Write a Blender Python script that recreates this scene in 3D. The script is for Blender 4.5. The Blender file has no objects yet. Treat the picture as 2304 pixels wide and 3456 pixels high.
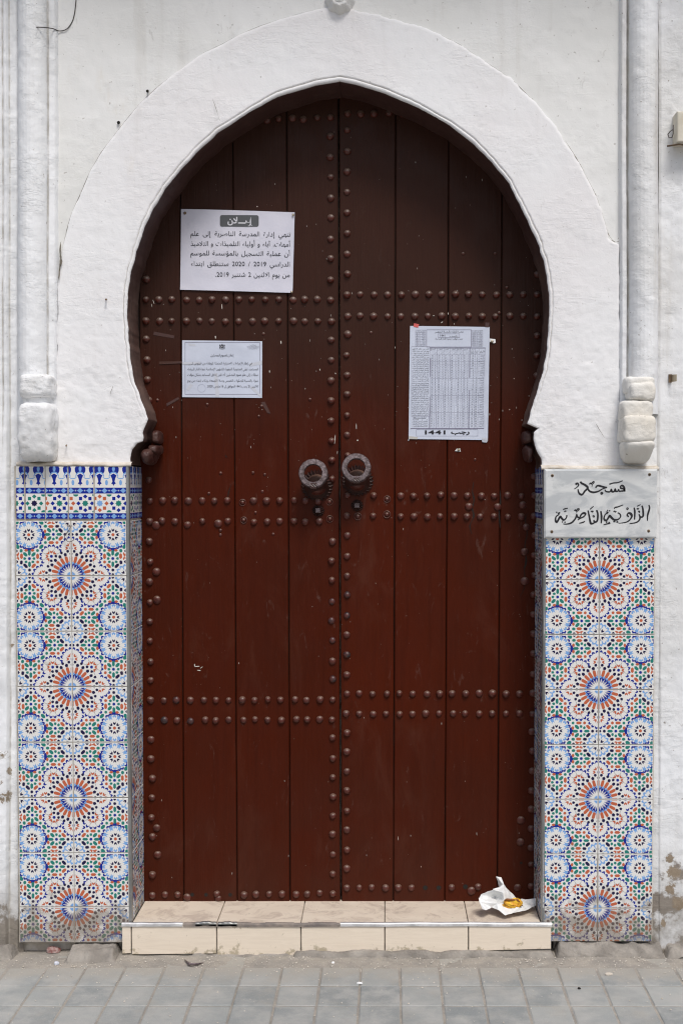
import bpy, math, random
import numpy as np
from mathutils import Vector
random.seed(7)
rng = np.random.RandomState(11)
S = bpy.context.scene
COL = S.collection

# ------------------------------------------------------------------ camera
CAM_Y, CAM_Z, PITCH = -4.5, 1.657, math.radians(2.0)
U0, V0, F = 1300.0, 1791.0, 4320.0
cd = bpy.data.cameras.new('camera'); cam = bpy.data.objects.new('camera', cd); COL.objects.link(cam)
cam.location = (0, CAM_Y, CAM_Z); cam.rotation_euler = (math.pi/2-PITCH, 0, 0)
cd.sensor_fit = 'HORIZONTAL'; cd.sensor_width = 24; cd.lens = 45
cd.shift_x = -(U0-1152)/2304; cd.shift_y = (V0-1728)/2304
cd.clip_start = 0.05; cd.clip_end = 200
S.cycles.filter_width = 1.15
S.camera = cam
# ------------------------------------------------------------------ light
w = bpy.data.worlds.new('World'); S.world = w; w.use_nodes = True
nt = w.node_tree; bg = nt.nodes['Background']
sky = nt.nodes.new('ShaderNodeTexSky'); sky.sky_type = 'NISHITA'; sky.sun_disc = False
SUN_EL, SUN_AZ = math.radians(56), math.radians(20)      # azimuth: to the right of the view axis, behind the camera
sky.sun_elevation = SUN_EL; sky.sun_rotation = math.radians(180)-SUN_AZ
sky.air_density = 1.0; sky.dust_density = 3.2; sky.ozone_density = 1.0
nt.links.new(sky.outputs[0], bg.inputs[0]); bg.inputs[1].default_value = 0.11
sd = bpy.data.lights.new('sun', 'SUN'); sun = bpy.data.objects.new('sun', sd); COL.objects.link(sun)
sd.energy = 1.9; sd.angle = math.radians(17); sd.color = (1.0, 0.98, 0.955)
dirv = Vector((math.sin(SUN_AZ)*math.cos(SUN_EL), -math.cos(SUN_AZ)*math.cos(SUN_EL), math.sin(SUN_EL)))
sun.rotation_euler = dirv.to_track_quat('Z', 'Y').to_euler()
vs = S.view_settings; vs.view_transform = 'Standard'; vs.look = 'None'; vs.exposure = 0.15; vs.gamma = 1.0
try: vs.use_curve_mapping = False
except Exception: pass

# ------------------------------------------------------------------ helpers
Y_D = .20
CT, ST = math.cos(PITCH), math.sin(PITCH)
def P(u, v, y=0.0):
    """point of the plane y=const measured in the survey picture at (u, v)"""
    a = (u-U0)/F; b = -(v-V0)/F
    dy = CT+b*ST; dz = -ST+b*CT
    t = (y-CAM_Y)/dy
    return (a*t, y, CAM_Z+dz*t)
def PG(u, v, z=0.0):
    a = (u-U0)/F; b = -(v-V0)/F
    dy = CT+b*ST; dz = -ST+b*CT
    t = (z-CAM_Z)/dz
    return (a*t, CAM_Y+dy*t, z)
def Pn(u, v, y):
    a = (u-U0)/F; b = -(v-V0)/F
    dy = CT+b*ST; dz = -ST+b*CT
    t = (y-CAM_Y)/dy
    return a*t, CAM_Z+dz*t
def link(o): COL.objects.link(o); return o
def tag(o, label=None, cat=None, group=None, kind=None):
    for k, v in (('label', label), ('category', cat), ('group', group), ('kind', kind)):
        if v: o[k] = v
    return o
def mesh(name, verts, faces, mat=None, parent=None, smooth=False, cols=None):
    m = bpy.data.meshes.new(name)
    m.from_pydata([tuple(map(float, p)) for p in verts], [], faces)
    if mat:
        for q in (mat if isinstance(mat, list) else [mat]): m.materials.append(q)
    if smooth: m.polygons.foreach_set('use_smooth', [True]*len(m.polygons))
    if cols:
        at = m.attributes.new('print', 'FLOAT_COLOR', 'CORNER')
        buf = []
        for p, c in zip(m.polygons, cols): buf += [c[0], c[1], c[2], 1.0]*p.loop_total
        at.data.foreach_set('color', buf)
    m.update()
    o = link(bpy.data.objects.new(name, m))
    if parent: o.parent = parent
    return o
def inst(name, m, parent, loc, rot=(0,0,0), sc=(1,1,1)):
    o = link(bpy.data.objects.new(name, m)); o.parent = parent
    o.location = loc; o.rotation_euler = rot; o.scale = sc
    return o
def empty(name, label, cat, group=None, loc=(0,0,0)):
    o = link(bpy.data.objects.new(name, None)); o.location = loc; o.empty_display_size = .05
    return tag(o, label, cat, group)
_lat = {}
def vnoise(x, z, scale, seed=0):
    x = np.asarray(x, float)/scale+1000.3; z = np.asarray(z, float)/scale+1000.7
    if seed not in _lat: _lat[seed] = np.random.RandomState(seed+5).rand(256, 256)*2-1
    L = _lat[seed]
    xi = np.floor(x).astype(int); zi = np.floor(z).astype(int); fx = x-xi; fz = z-zi
    fx = fx*fx*(3-2*fx); fz = fz*fz*(3-2*fz)
    a = L[xi%256, zi%256]; b = L[(xi+1)%256, zi%256]; c = L[xi%256, (zi+1)%256]; d = L[(xi+1)%256, (zi+1)%256]
    return (a*(1-fx)+b*fx)*(1-fz)+(c*(1-fx)+d*fx)*fz
def fbm(x, z, scale, seed=0, octs=4, gain=.5):
    r = 0; a = 1
    for i in range(octs):
        r = r+a*vnoise(x, z, scale/2**i, seed+i*17); a *= gain
    return r
def gridmesh(name, X, Y, Z, mat, parent=None, smooth=True, flip=False):
    n, m = X.shape
    V = np.stack([X, Y, Z], -1).reshape(-1, 3)
    i = np.arange(n*m).reshape(n, m)
    Q = np.stack([i[:-1,:-1], i[1:,:-1], i[1:,1:], i[:-1,1:]], -1).reshape(-1, 4)
    if flip: Q = Q[:, ::-1]
    me = bpy.data.meshes.new(name)
    me.vertices.add(len(V)); me.vertices.foreach_set('co', V.ravel())
    me.loops.add(Q.size); me.loops.foreach_set('vertex_index', Q.ravel().astype(np.int32))
    me.polygons.add(len(Q)); me.polygons.foreach_set('loop_start', np.arange(0, Q.size, 4, dtype=np.int32))
    me.polygons.foreach_set('use_smooth', [smooth]*len(Q))
    me.update(calc_edges=True); me.validate()
    me.materials.append(mat)
    o = link(bpy.data.objects.new(name, me))
    if parent: o.parent = parent
    return o
def box_data(x0, x1, y0, y1, z0, z1, b=0.0):
    """box whose front (-y) edges are chamfered by b"""
    if b <= 0:
        v = [(x0,y0,z0),(x1,y0,z0),(x1,y1,z0),(x0,y1,z0),(x0,y0,z1),(x1,y0,z1),(x1,y1,z1),(x0,y1,z1)]
        f = [(0,1,5,4),(1,2,6,5),(2,3,7,6),(3,0,4,7),(4,5,6,7),(3,2,1,0)]
        return v, f
    v = [(x0+b,y0,z0+b),(x1-b,y0,z0+b),(x1-b,y0,z1-b),(x0+b,y0,z1-b),
         (x0,y0+b,z0),(x1,y0+b,z0),(x1,y0+b,z1),(x0,y0+b,z1),
         (x0,y1,z0),(x1,y1,z0),(x1,y1,z1),(x0,y1,z1)]
    f = [(0,1,2,3),(4,5,1,0),(5,6,2,1),(6,7,3,2),(7,4,0,3),(8,9,5,4),(9,10,6,5),(10,11,7,6),(11,8,4,7),(11,10,9,8)]
    return v, f
def box(name, x0, x1, y0, y1, z0, z1, mat, parent=None, b=0.0):
    v, f = box_data(x0, x1, y0, y1, z0, z1, b)
    return mesh(name, v, f, mat, parent)
def tube(name, pts, r, mat, parent=None, n=6):
    vs_, fs = [], []
    pts = [Vector(p) for p in pts]
    for i, p in enumerate(pts):
        d = (pts[min(i+1, len(pts)-1)]-pts[max(i-1, 0)]).normalized()
        a = d.cross(Vector((0.13, 1, 0.21))).normalized(); b = d.cross(a)
        rr = r[i] if isinstance(r, (list, tuple)) else r
        for k in range(n):
            t = 2*math.pi*k/n; vs_.append(p+a*math.cos(t)*rr+b*math.sin(t)*rr)
    for i in range(len(pts)-1):
        for k in range(n):
            fs.append((i*n+k, i*n+(k+1)%n, (i+1)*n+(k+1)%n, (i+1)*n+k))
    fs.append(tuple(range(n))[::-1]); fs.append(tuple(range((len(pts)-1)*n, len(pts)*n)))
    return mesh(name, vs_, fs, mat, parent, smooth=True)
def spline(pts, n=6):
    out = []
    p = [pts[0]]+list(pts)+[pts[-1]]
    for i in range(1, len(p)-2):
        for k in range(n):
            t = k/n
            out.append(tuple(.5*((2*p[i][j])+(-p[i-1][j]+p[i+1][j])*t+(2*p[i-1][j]-5*p[i][j]+4*p[i+1][j]-p[i+2][j])*t*t+(-p[i-1][j]+3*p[i][j]-3*p[i+1][j]+p[i+2][j])*t**3) for j in range(len(p[i]))))
    out.append(tuple(pts[-1])); return out
def resample(pts, n):
    a = np.array(pts, float); d = np.r_[0, np.cumsum(np.hypot(*np.diff(a, axis=0).T))]
    t = np.linspace(0, d[-1], n)
    return np.stack([np.interp(t, d, a[:, 0]), np.interp(t, d, a[:, 1])], -1)

# ------------------------------------------------------------------ materials
class NB:
    def __init__(s, name):
        s.m = bpy.data.materials.new(name); s.m.use_nodes = True; s.t = s.m.node_tree
        s.b = s.t.nodes['Principled BSDF']; s.pos = s.t.nodes.new('ShaderNodeNewGeometry').outputs['Position']
        s.geo = s.pos.node
    def n(s, typ, **kw):
        x = s.t.nodes.new(typ)
        for k, v in kw.items(): setattr(x, k, v)
        return x
    def l(s, a, b): s.t.links.new(a, b)
    def noise(s, scale, detail=4, rough=.55, vec=None, dist=0.0, stretch=None):
        x = s.n('ShaderNodeTexNoise'); x.inputs['Scale'].default_value = scale; x.inputs['Detail'].default_value = detail
        x.inputs['Roughness'].default_value = rough; x.inputs['Distortion'].default_value = dist
        v = vec or s.pos
        if stretch:
            mp = s.n('ShaderNodeMapping'); mp.inputs['Scale'].default_value = stretch; s.l(v, mp.inputs['Vector']); v = mp.outputs[0]
        s.l(v, x.inputs['Vector']); return x.outputs['Fac']
    def ramp(s, fac, a, b, lo=0.0, hi=1.0):
        x = s.n('ShaderNodeMapRange'); x.inputs['From Min'].default_value = a; x.inputs['From Max'].default_value = b
        x.inputs['To Min'].default_value = lo; x.inputs['To Max'].default_value = hi; x.clamp = True
        x.interpolation_type = 'SMOOTHSTEP'
        s.l(fac, x.inputs['Value']); return x.outputs[0]
    def math(s, op, a, b=None):
        x = s.n('ShaderNodeMath', operation=op)
        for i, q in enumerate((a, b)):
            if q is None: continue
            if isinstance(q, (int, float)): x.inputs[i].default_value = q
            else: s.l(q, x.inputs[i])
        return x.outputs[0]
    def mix(s, fac, a, b):
        x = s.n('ShaderNodeMix', data_type='RGBA')
        ins = [i for i in x.inputs if i.type == 'RGBA']; fi = x.inputs[0]
        if isinstance(fac, (int, float)): fi.default_value = fac
        else: s.l(fac, fi)
        for i, q in zip(ins, (a, b)):
            if isinstance(q, tuple): i.default_value = (*q, 1)
            else: s.l(q, i)
        return [o for o in x.outputs if o.type == 'RGBA'][0]
    def xyz(s):
        x = s.n('ShaderNodeSeparateXYZ'); s.l(s.pos, x.inputs[0]); return x.outputs
    def nrm(s):
        x = s.n('ShaderNodeSeparateXYZ'); s.l(s.geo.outputs['Normal'], x.inputs[0]); return x.outputs
    def color(s, c):
        if isinstance(c, tuple): s.b.inputs['Base Color'].default_value = (*c, 1)
        else: s.l(c, s.b.inputs['Base Color'])
    def rough(s, r):
        if isinstance(r, (int, float)): s.b.inputs['Roughness'].default_value = r
        else: s.l(r, s.b.inputs['Roughness'])
    def bump(s, h, dist=.001, strength=1.0, prev=None):
        x = s.n('ShaderNodeBump'); x.inputs['Strength'].default_value = strength; x.inputs['Distance'].default_value = dist
        s.l(h, x.inputs['Height'])
        if prev: s.l(prev, x.inputs['Normal'])
        s.l(x.outputs[0], s.b.inputs['Normal']); return x.outputs[0]

def plaster(name, base, alt, fine=1.0, grime=0.5, low=True):
    k = NB(name)
    big = k.noise(2.2, 3); mid = k.noise(14, 5, .6); fine_n = k.noise(160, 4, .6); med = k.noise(45, 5, .62)
    c = k.mix(k.ramp(big, .35, .68), base, alt)
    # vertical soft streaks of dust
    st = k.noise(9, 5, .6, stretch=(1.6, 1.6, .12))
    c = k.mix(k.math('MULTIPLY', k.ramp(st, .54, .75), .30*grime), c, (.42, .38, .32))
    sp = k.noise(70, 3, .5)
    c = k.mix(k.math('MULTIPLY', k.ramp(sp, .69, .76), .8*grime), c, (.15, .115, .085))
    sc_ = k.noise(28, 6, .75, stretch=(1.6, 1, .7), dist=1.0)
    c = k.mix(k.math('MULTIPLY', k.ramp(sc_, .62, .70), .55*grime), c, (.36, .34, .31))
    pt = k.math('MULTIPLY', k.ramp(mid, .60, .76), .35*grime)
    c = k.mix(pt, c, (.36, .35, .33))
    if low:
        z = k.xyz()[2]
        # splash-back dirt and flaked paint close to the ground
        h = k.ramp(z, .75, .02)
        f = k.ramp(k.math('ADD', k.math('MULTIPLY', h, .30), k.noise(7, 7, .68)), .73, .80)
        c = k.mix(k.math('MULTIPLY', f, .85), c, (.17, .13, .095))
        h2 = k.ramp(z, .35, 0.0)
        c = k.mix(k.math('MULTIPLY', h2, k.ramp(mid, .3, .62, .25, .95)), c, (.24, .215, .18))
    if low:
        for u_, v_, r_ in ((10,2548,.034),(26,2600,.022),(16,2690,.034),(0,2640,.032),(2262,2900,.022),(2275,2945,.036),(2262,3000,.030),(2290,3050,.035),(2240,3120,.02),(40,2180,.012),(18,2230,.014)):
            pp = P(u_, v_, -.01)
            vd = k.n('ShaderNodeVectorMath', operation='DISTANCE'); k.l(k.pos, vd.inputs[0]); vd.inputs[1].default_value = pp
            f_ = k.ramp(k.math('ADD', k.math('DIVIDE', vd.outputs['Value'], r_*2), k.math('MULTIPLY', k.noise(34, 8, .82), 1.5)), 1.10, 1.02)
            c = k.mix(f_, c, k.mix(k.noise(60, 4), (.20, .15, .10), (.34, .28, .21)))
    # grime caught in grooves and pits
    pn = k.ramp(k.geo.outputs['Pointiness'], .500, .455)
    c = k.mix(k.math('MULTIPLY', pn, k.ramp(mid, .30, .60, .15, .75)), c, (.36, .335, .29))
    yl = k.math('MULTIPLY', k.ramp(k.noise(3.1, 6, .7, stretch=(1.5, 1.5, .5)), .60, .74), .45*grime)
    c = k.mix(yl, c, (.58, .50, .38))
    k.color(c); k.rough(.78); k.b.inputs['Specular IOR Level'].default_value = .22
    mask = k.ramp(k.noise(4.5, 3), .42, .62, .15, 1.0)
    n1 = k.bump(k.math('MULTIPLY', med, mask), .0065, .55*fine)
    n2 = k.bump(fine_n, .0014, .6*fine, n1)
    pits = k.n('ShaderNodeTexVoronoi'); pits.inputs['Scale'].default_value = 55; k.l(k.pos, pits.inputs['Vector'])
    pm = k.math('MULTIPLY', k.ramp(pits.outputs['Distance'], .0, .13), mask)
    n3 = k.bump(pm, .0022, .6*fine, n2)
    # trowel ridges and hairline cracks
    tr = k.noise(13, 5, .62, stretch=(.6, 1, 2.4), dist=1.2)
    n4 = k.bump(k.math('MULTIPLY', k.ramp(tr, .47, .50), mask), .0014, .55*fine, n3)
    return k.m
M = {}
M['plaster'] = plaster('white_limewash_plaster', (.80, .81, .82), (.72, .73, .735), 1.0, .6)
M['stained'] = plaster('stained_limewash_plaster', (.79, .80, .81), (.68, .68, .67), .8, .9)
M['band'] = plaster('smooth_white_plaster', (.810, .810, .812), (.775, .76, .76), .6, .48, False)
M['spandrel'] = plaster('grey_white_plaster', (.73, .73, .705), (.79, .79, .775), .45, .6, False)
M['corbel_stained'] = plaster('stained_flaking_plaster', (.78, .77, .74), (.64, .59, .50), .9, .9, False)
M['corbel'] = plaster('flaking_white_plaster', (.79, .795, .80), (.70, .69, .66), 1.3, .9, False)

def wood(name, base, alt, dusty):
    k = NB(name)
    g = k.noise(5, 6, .6, stretch=(9, 9, .5)); big = k.noise(1.6, 3)
    c = k.mix(k.ramp(big, .3, .7), base, alt)
    oi = k.n('ShaderNodeObjectInfo')
    c = k.mix(k.math('MULTIPLY', oi.outputs['Random'], .35), c, tuple(q*.62 for q in base))
    c = k.mix(k.math('MULTIPLY', k.ramp(g, .45, .75), .45), c, tuple(q*.55 for q in base))
    worn = k.noise(4.2, 7, .68, stretch=(1.4, 1.4, .55), dist=.7)
    c = k.mix(k.math('MULTIPLY', k.ramp(worn, .50, .74), .40), c, (.090, .030, .018))
    scr = k.noise(26, 7, .72, stretch=(1, 1, .35), dist=1.5)
    c = k.mix(k.math('MULTIPLY', k.ramp(scr, .60, .72), .42), c, (.13, .075, .060))
    z = k.xyz()[2]
    # settled dust towards the ground; door head carries dust plus painted-in arch shade
    dl = k.math('MULTIPLY', k.ramp(z, .8, .1), k.ramp(k.noise(6, 5, .6), .3, .7, .15, .5))
    c = k.mix(dl, c, (.050, .017, .010))
    dust_shade = k.math('MULTIPLY', k.ramp(z, 1.75, 2.3), dusty)
    c = k.mix(dust_shade, c, (.034, .018, .013))
    sp = k.n('ShaderNodeTexVoronoi'); sp.inputs['Scale'].default_value = 55; k.l(k.pos, sp.inputs['Vector'])
    dots = k.math('MULTIPLY', k.ramp(sp.outputs['Distance'], .10, .05), k.ramp(k.noise(30, 2), .60, .64))
    c = k.mix(k.math('MULTIPLY', dots, .7), c, (.30, .24, .20))
    hp = k.n('ShaderNodeVectorMath', operation='DISTANCE'); k.l(k.pos, hp.inputs[0]); hp.inputs[1].default_value = P(1135, 1640, Y_D)
    hg = k.math('MULTIPLY', k.ramp(k.math('ADD', hp.outputs['Value'], k.math('MULTIPLY', k.noise(12, 5), .12)), .26, .10), .5)
    c = k.mix(hg, c, (.040, .012, .008))
    k.color(c); k.rough(k.ramp(k.noise(18, 5), .3, .8, .34, .58))
    k.b.inputs['Specular IOR Level'].default_value = .10
    n1 = k.bump(g, .0040, .6); k.bump(k.noise(75, 4), .0006, .5, n1)
    return k.m
M['door'] = wood('brown_red_gloss_paint', (.066, .0088, .0018), (.050, .0088, .0030), .75)
M['gap'] = NB('dark_gap'); M['gap'].color((.018, .008, .005)); M['gap'].rough(.9); M['gap'] = M['gap'].m
def studmat():
    k = NB('painted_iron_stud')
    z = k.nrm()[2]; c = k.mix(k.ramp(k.noise(30, 3), .4, .7), (.085, .016, .009), (.062, .015, .010))
    # dust settles on the upper side of every stud
    hz = k.ramp(k.xyz()[2], 1.75, 2.15)
    c = k.mix(k.math('MULTIPLY', k.ramp(k.math('ADD', z, k.math('MULTIPLY', hz, .35)), .15, .75), .75), c, k.mix(hz, (.150, .095, .070), (.125, .092, .072)))
    k.color(c); k.rough(.38); k.b.inputs['Specular IOR Level'].default_value = .5
    k.bump(k.noise(140, 3), .0006, .6); return k.m
M['stud'] = studmat()
def simple(name, c, r=.6, metal=0, bump=None, var=None, spec=.5):
    k = NB(name)
    if var: k.color(k.mix(k.ramp(k.noise(var[1], 5), .3, .7), c, var[0]))
    else: k.color(c)
    k.rough(r); k.b.inputs['Metallic'].default_value = metal; k.b.inputs['Specular IOR Level'].default_value = spec
    if bump: k.bump(k.noise(bump[0], 4), bump[1], .8)
    return k.m
M['worn_stud'] = simple('worn_black_stud', (.022, .02, .022), .4, 0, (120, .0006), ((.09, .02, .014), 60))
M['iron'] = simple('old_iron', (.060, .040, .038), .45, .25, (160, .0030), ((.185, .145, .15), 70))
M['iron_dark'] = simple('painted_iron', (.045, .014, .010), .38, 0, (150, .0012), ((.026, .014, .012), 50))
M['reveal'] = None
def revealmat():
    k = NB('faded_brown_paint')
    c = k.mix(k.ramp(k.noise(8, 5, .6), .35, .68), (.085, .045, .035), (.145, .090, .072))
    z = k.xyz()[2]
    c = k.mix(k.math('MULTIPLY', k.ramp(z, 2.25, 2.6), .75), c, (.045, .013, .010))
    c = k.mix(k.math('MULTIPLY', k.ramp(k.noise(35, 5, .65), .62, .70), .5), c, (.05, .025, .02))
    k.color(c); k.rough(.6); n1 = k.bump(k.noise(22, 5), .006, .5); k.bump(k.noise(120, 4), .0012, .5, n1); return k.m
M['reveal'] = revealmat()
def printmat():
    k = NB('glazed_printed_tile')
    a = k.n('ShaderNodeAttribute', attribute_name='print')
    z = k.xyz()[2]
    d = k.math('MULTIPLY', k.ramp(k.math('ADD', k.ramp(z, .30, .02, 0, .36), k.noise(15, 7, .72)), .60, .84), .68)
    c = k.mix(d, a.outputs['Color'], (.165, .125, .085))
    smear = k.math('MULTIPLY', k.ramp(k.noise(6, 5, .6), .58, .8), .06)
    c = k.mix(smear, c, (.45, .42, .36))
    k.color(c); k.rough(k.ramp(d, 0, .6, .16, .7)); k.b.inputs['Specular IOR Level'].default_value = .45
    k.bump(k.noise(9, 3), .004, .25); return k.m
M['tile'] = printmat()
M['grout'] = simple('dirty_grout', (.50, .46, .40), .85, 0, (120, .002), ((.30, .26, .20), 20))
M['mortar'] = simple('cream_mortar', (.66, .61, .54), .85, 0, (60, .004), ((.50, .44, .36), 25))
M['alu'] = simple('dull_aluminium_trim', (.36, .37, .37), .38, .75, (60, .0008), ((.26, .26, .25), 12))
M['nosing'] = simple('bright_metal_nosing', (.92, .92, .92), .35, .55, (50, .001), ((.55, .55, .55), 18))
def steptile():
    k = NB('beige_ceramic_step_tile')
    g = k.noise(9, 6, .6, dist=2.5, stretch=(.5, 1.0, 5.0))
    c = k.mix(k.ramp(g, .3, .72), (.80, .70, .57), (.74, .64, .515))
    n_ = k.nrm()[2]; top = k.ramp(n_, .4, .9)
    w_ = k.math('MULTIPLY', top, k.ramp(k.noise(11, 7, .72, dist=.8), .45, .66, 0, .75))
    c = k.mix(w_, c, (.43, .345, .28))
    z = k.xyz()[2]
    lo = k.math('MULTIPLY', k.ramp(k.math('ADD', k.ramp(z, .06, .0, 0, .12), k.noise(20, 6, .7)), .62, .70), .65)
    c = k.mix(lo, c, (.30, .25, .15))
    c = k.mix(k.math('MULTIPLY', k.ramp(k.noise(42, 5, .6), .68, .74), .6), c, (.25, .19, .14))
    k.color(c); k.rough(k.ramp(w_, 0, .8, .3, .65)); k.bump(k.noise(40, 4), .0012, .4); return k.m
M['step'] = steptile()
M['concrete'] = simple('grey_concrete', (.34, .31, .27), .9, 0, (55, .010), ((.20, .18, .155), 14))
def groundmat():
    k = NB('dusty_mortar_ground')
    c = k.mix(k.ramp(k.noise(11, 7, .65), .32, .68), (.37, .335, .285), (.27, .25, .22))
    c = k.mix(k.math('MULTIPLY', k.ramp(k.noise(130, 3), .62, .70), .6), c, (.58, .53, .46))
    k.color(c); k.rough(.92); n1 = k.bump(k.noise(35, 6, .65), .010, .7); k.bump(k.noise(180, 3), .002, .6, n1); return k.m
M['ground'] = groundmat()
def pavermat():
    k = NB('grey_concrete_paver')
    oi = k.n('ShaderNodeObjectInfo')
    c0 = k.mix(oi.outputs['Random'], (.235, .250, .245), (.340, .348, .330))
    c = k.mix(k.ramp(k.noise(9, 6, .62), .35, .7), c0, (.39, .385, .36))
    c = k.mix(k.math('MULTIPLY', k.ramp(k.noise(3.3, 6, .65), .50, .68), .35), c, (.20, .21, .205))
    y = k.xyz()[1]
    dust = k.math('MULTIPLY', k.ramp(k.math('ADD', k.ramp(y, -.34, -.12, 0, .40), k.noise(7, 6, .65)), .50, .85), .85)
    c = k.mix(dust, c, (.36, .335, .290))
    c = k.mix(k.math('MULTIPLY', k.ramp(k.noise(240, 3), .56, .72), .35), c, (.50, .49, .46))
    k.color(c); k.rough(.85); n1 = k.bump(k.noise(24, 5), .006, .5); k.bump(k.noise(260, 3, .7), .0012, .8, n1); return k.m
M['paver'] = pavermat()
def marble():
    k = NB('grey_white_marble')
    v = k.noise(5, 7, .6, dist=1.4, stretch=(1.2, 1, 2.6))
    c = k.mix(k.ramp(v, .36, .62), (.47, .49, .50), (.66, .67, .66))
    c = k.mix(k.math('MULTIPLY', k.ramp(k.noise(9, 7, .7, dist=2), .58, .70), .35), c, (.33, .35, .36))
    k.color(c); k.rough(.22); return k.m
M['marble'] = marble()
M['ink'] = simple('black_carved_paint', (.012, .012, .016), .35)
M['paper'] = simple('white_paper', (.66, .65, .72), .8, 0, (9, .004), ((.60, .60, .68), 5), .2)
M['paper_blue'] = simple('cool_white_paper', (.60, .64, .74), .8, 0, (9, .004), ((.55, .59, .69), 5), .2)
M['print_grey'] = simple('grey_toner', (.085, .09, .095), .7)
M['toner'] = simple('toner', (.05, .05, .065), .7)
M['toner_soft'] = simple('soft_toner', (.13, .13, .17), .7)
M['toner_line'] = simple('line_toner', (.16, .15, .22), .7)
M['white_print'] = simple('unprinted_white', (.66, .66, .70), .8)
M['red_tape'] = simple('red_tape', (.62, .11, .10), .5)
M['tape'] = simple('yellowed_tape', (.50, .48, .44), .3)
M['brass'] = simple('brass_pin', (.42, .36, .26), .35, .7)
M['wrap'] = simple('greasy_white_paper', (.84, .84, .83), .65, 0, (20, .003), ((.70, .70, .68), 8))
M['food'] = simple('yellow_fritter', (.90, .56, .04), .5, 0, (160, .004), ((.62, .26, .01), 60))
M['crust'] = simple('browned_crust', (.25, .09, .02), .6, 0, (160, .004))
M['fleck'] = simple('white_paint_fleck', (.62, .58, .52), .6)
M['wire'] = simple('dark_wire', (.05, .04, .035), .5)
M['rust'] = simple('rusty_steel', (.12, .08, .05), .6, .4, (90, .002), ((.22, .15, .09), 40))
M['hole'] = simple('dark_hole', (.012, .01, .008), .95)
M['boxpaint'] = simple('cream_painted_metal', (.66, .63, .54), .5, 0, (60, .001), ((.55, .50, .40), 12))
M['brick_red'] = simple('red_plastic_scrap', (.20, .055, .045), .6, 0, None, ((.45, .36, .33), 60))

M['lobe'] = simple('worn_brown_paint_on_plaster', (.048, .014, .010), .5, 0, (60, .004), ((.075, .035, .028), 30))
# ================================================================== WALL
Y_DOOR = 0.20
L_IN = [(441,1569),(440,1550),(441,1530),(443,1519),(463,1496),(479,1489),(483,1478),(481,1460),(485,1447),(490,1436),(497,1414),(488,1378),(471,1336),(453,1286),
        (440,1221),(432,1144),(427,1068),(430,991),(440,915),(455,860),(466,820),(489,760),(514,703),(558,630),(610,567),(661,512),(735,443),(830,381),(933,323),(1065,284),(1146,271)]
R_IN = [(1827,1580),(1828,1560),(1826,1549),(1818,1535),(1806,1510),(1801,1494),(1799,1476),(1801,1458),(1816,1446),(1798,1438),(1778,1430),(1786,1402),(1809,1330),(1833,1246),
        (1846,1174),(1853,1081),(1853,1001),(1845,926),(1832,868),(1813,815),(1776,735),(1718,617),(1659,544),(1593,477),(1519,421),(1409,359),(1299,312),(1200,281),(1146,271)]
L_OUT = [(188,1575),(190,1300),(194,1100),(197,942),(202,880),(209,845),(224,779),(242,713),(272,654),(301,580),(345,507),(404,430),(470,349),(529,294),(588,246),(639,209),(691,173),(749,147),(808,114),(882,84),(955,59),(1051,33),(1102,22),(1146,18)]
R_OUT = [(2090,1580),(2090,1300),(2089,1000),(2089,825),(2070,815),(2056,803),(2041,749),(2012,661),(1960,558),(1887,441),(1813,353),(1725,264),(1637,206),(1556,151),(1483,114),(1394,81),(1292,55),(1181,28),(1146,18)]
wall = empty('plaster_wall', 'whitewashed plaster wall with horseshoe arch surround and half-round pilasters around the brown door', 'wall')
NA = 420
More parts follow.
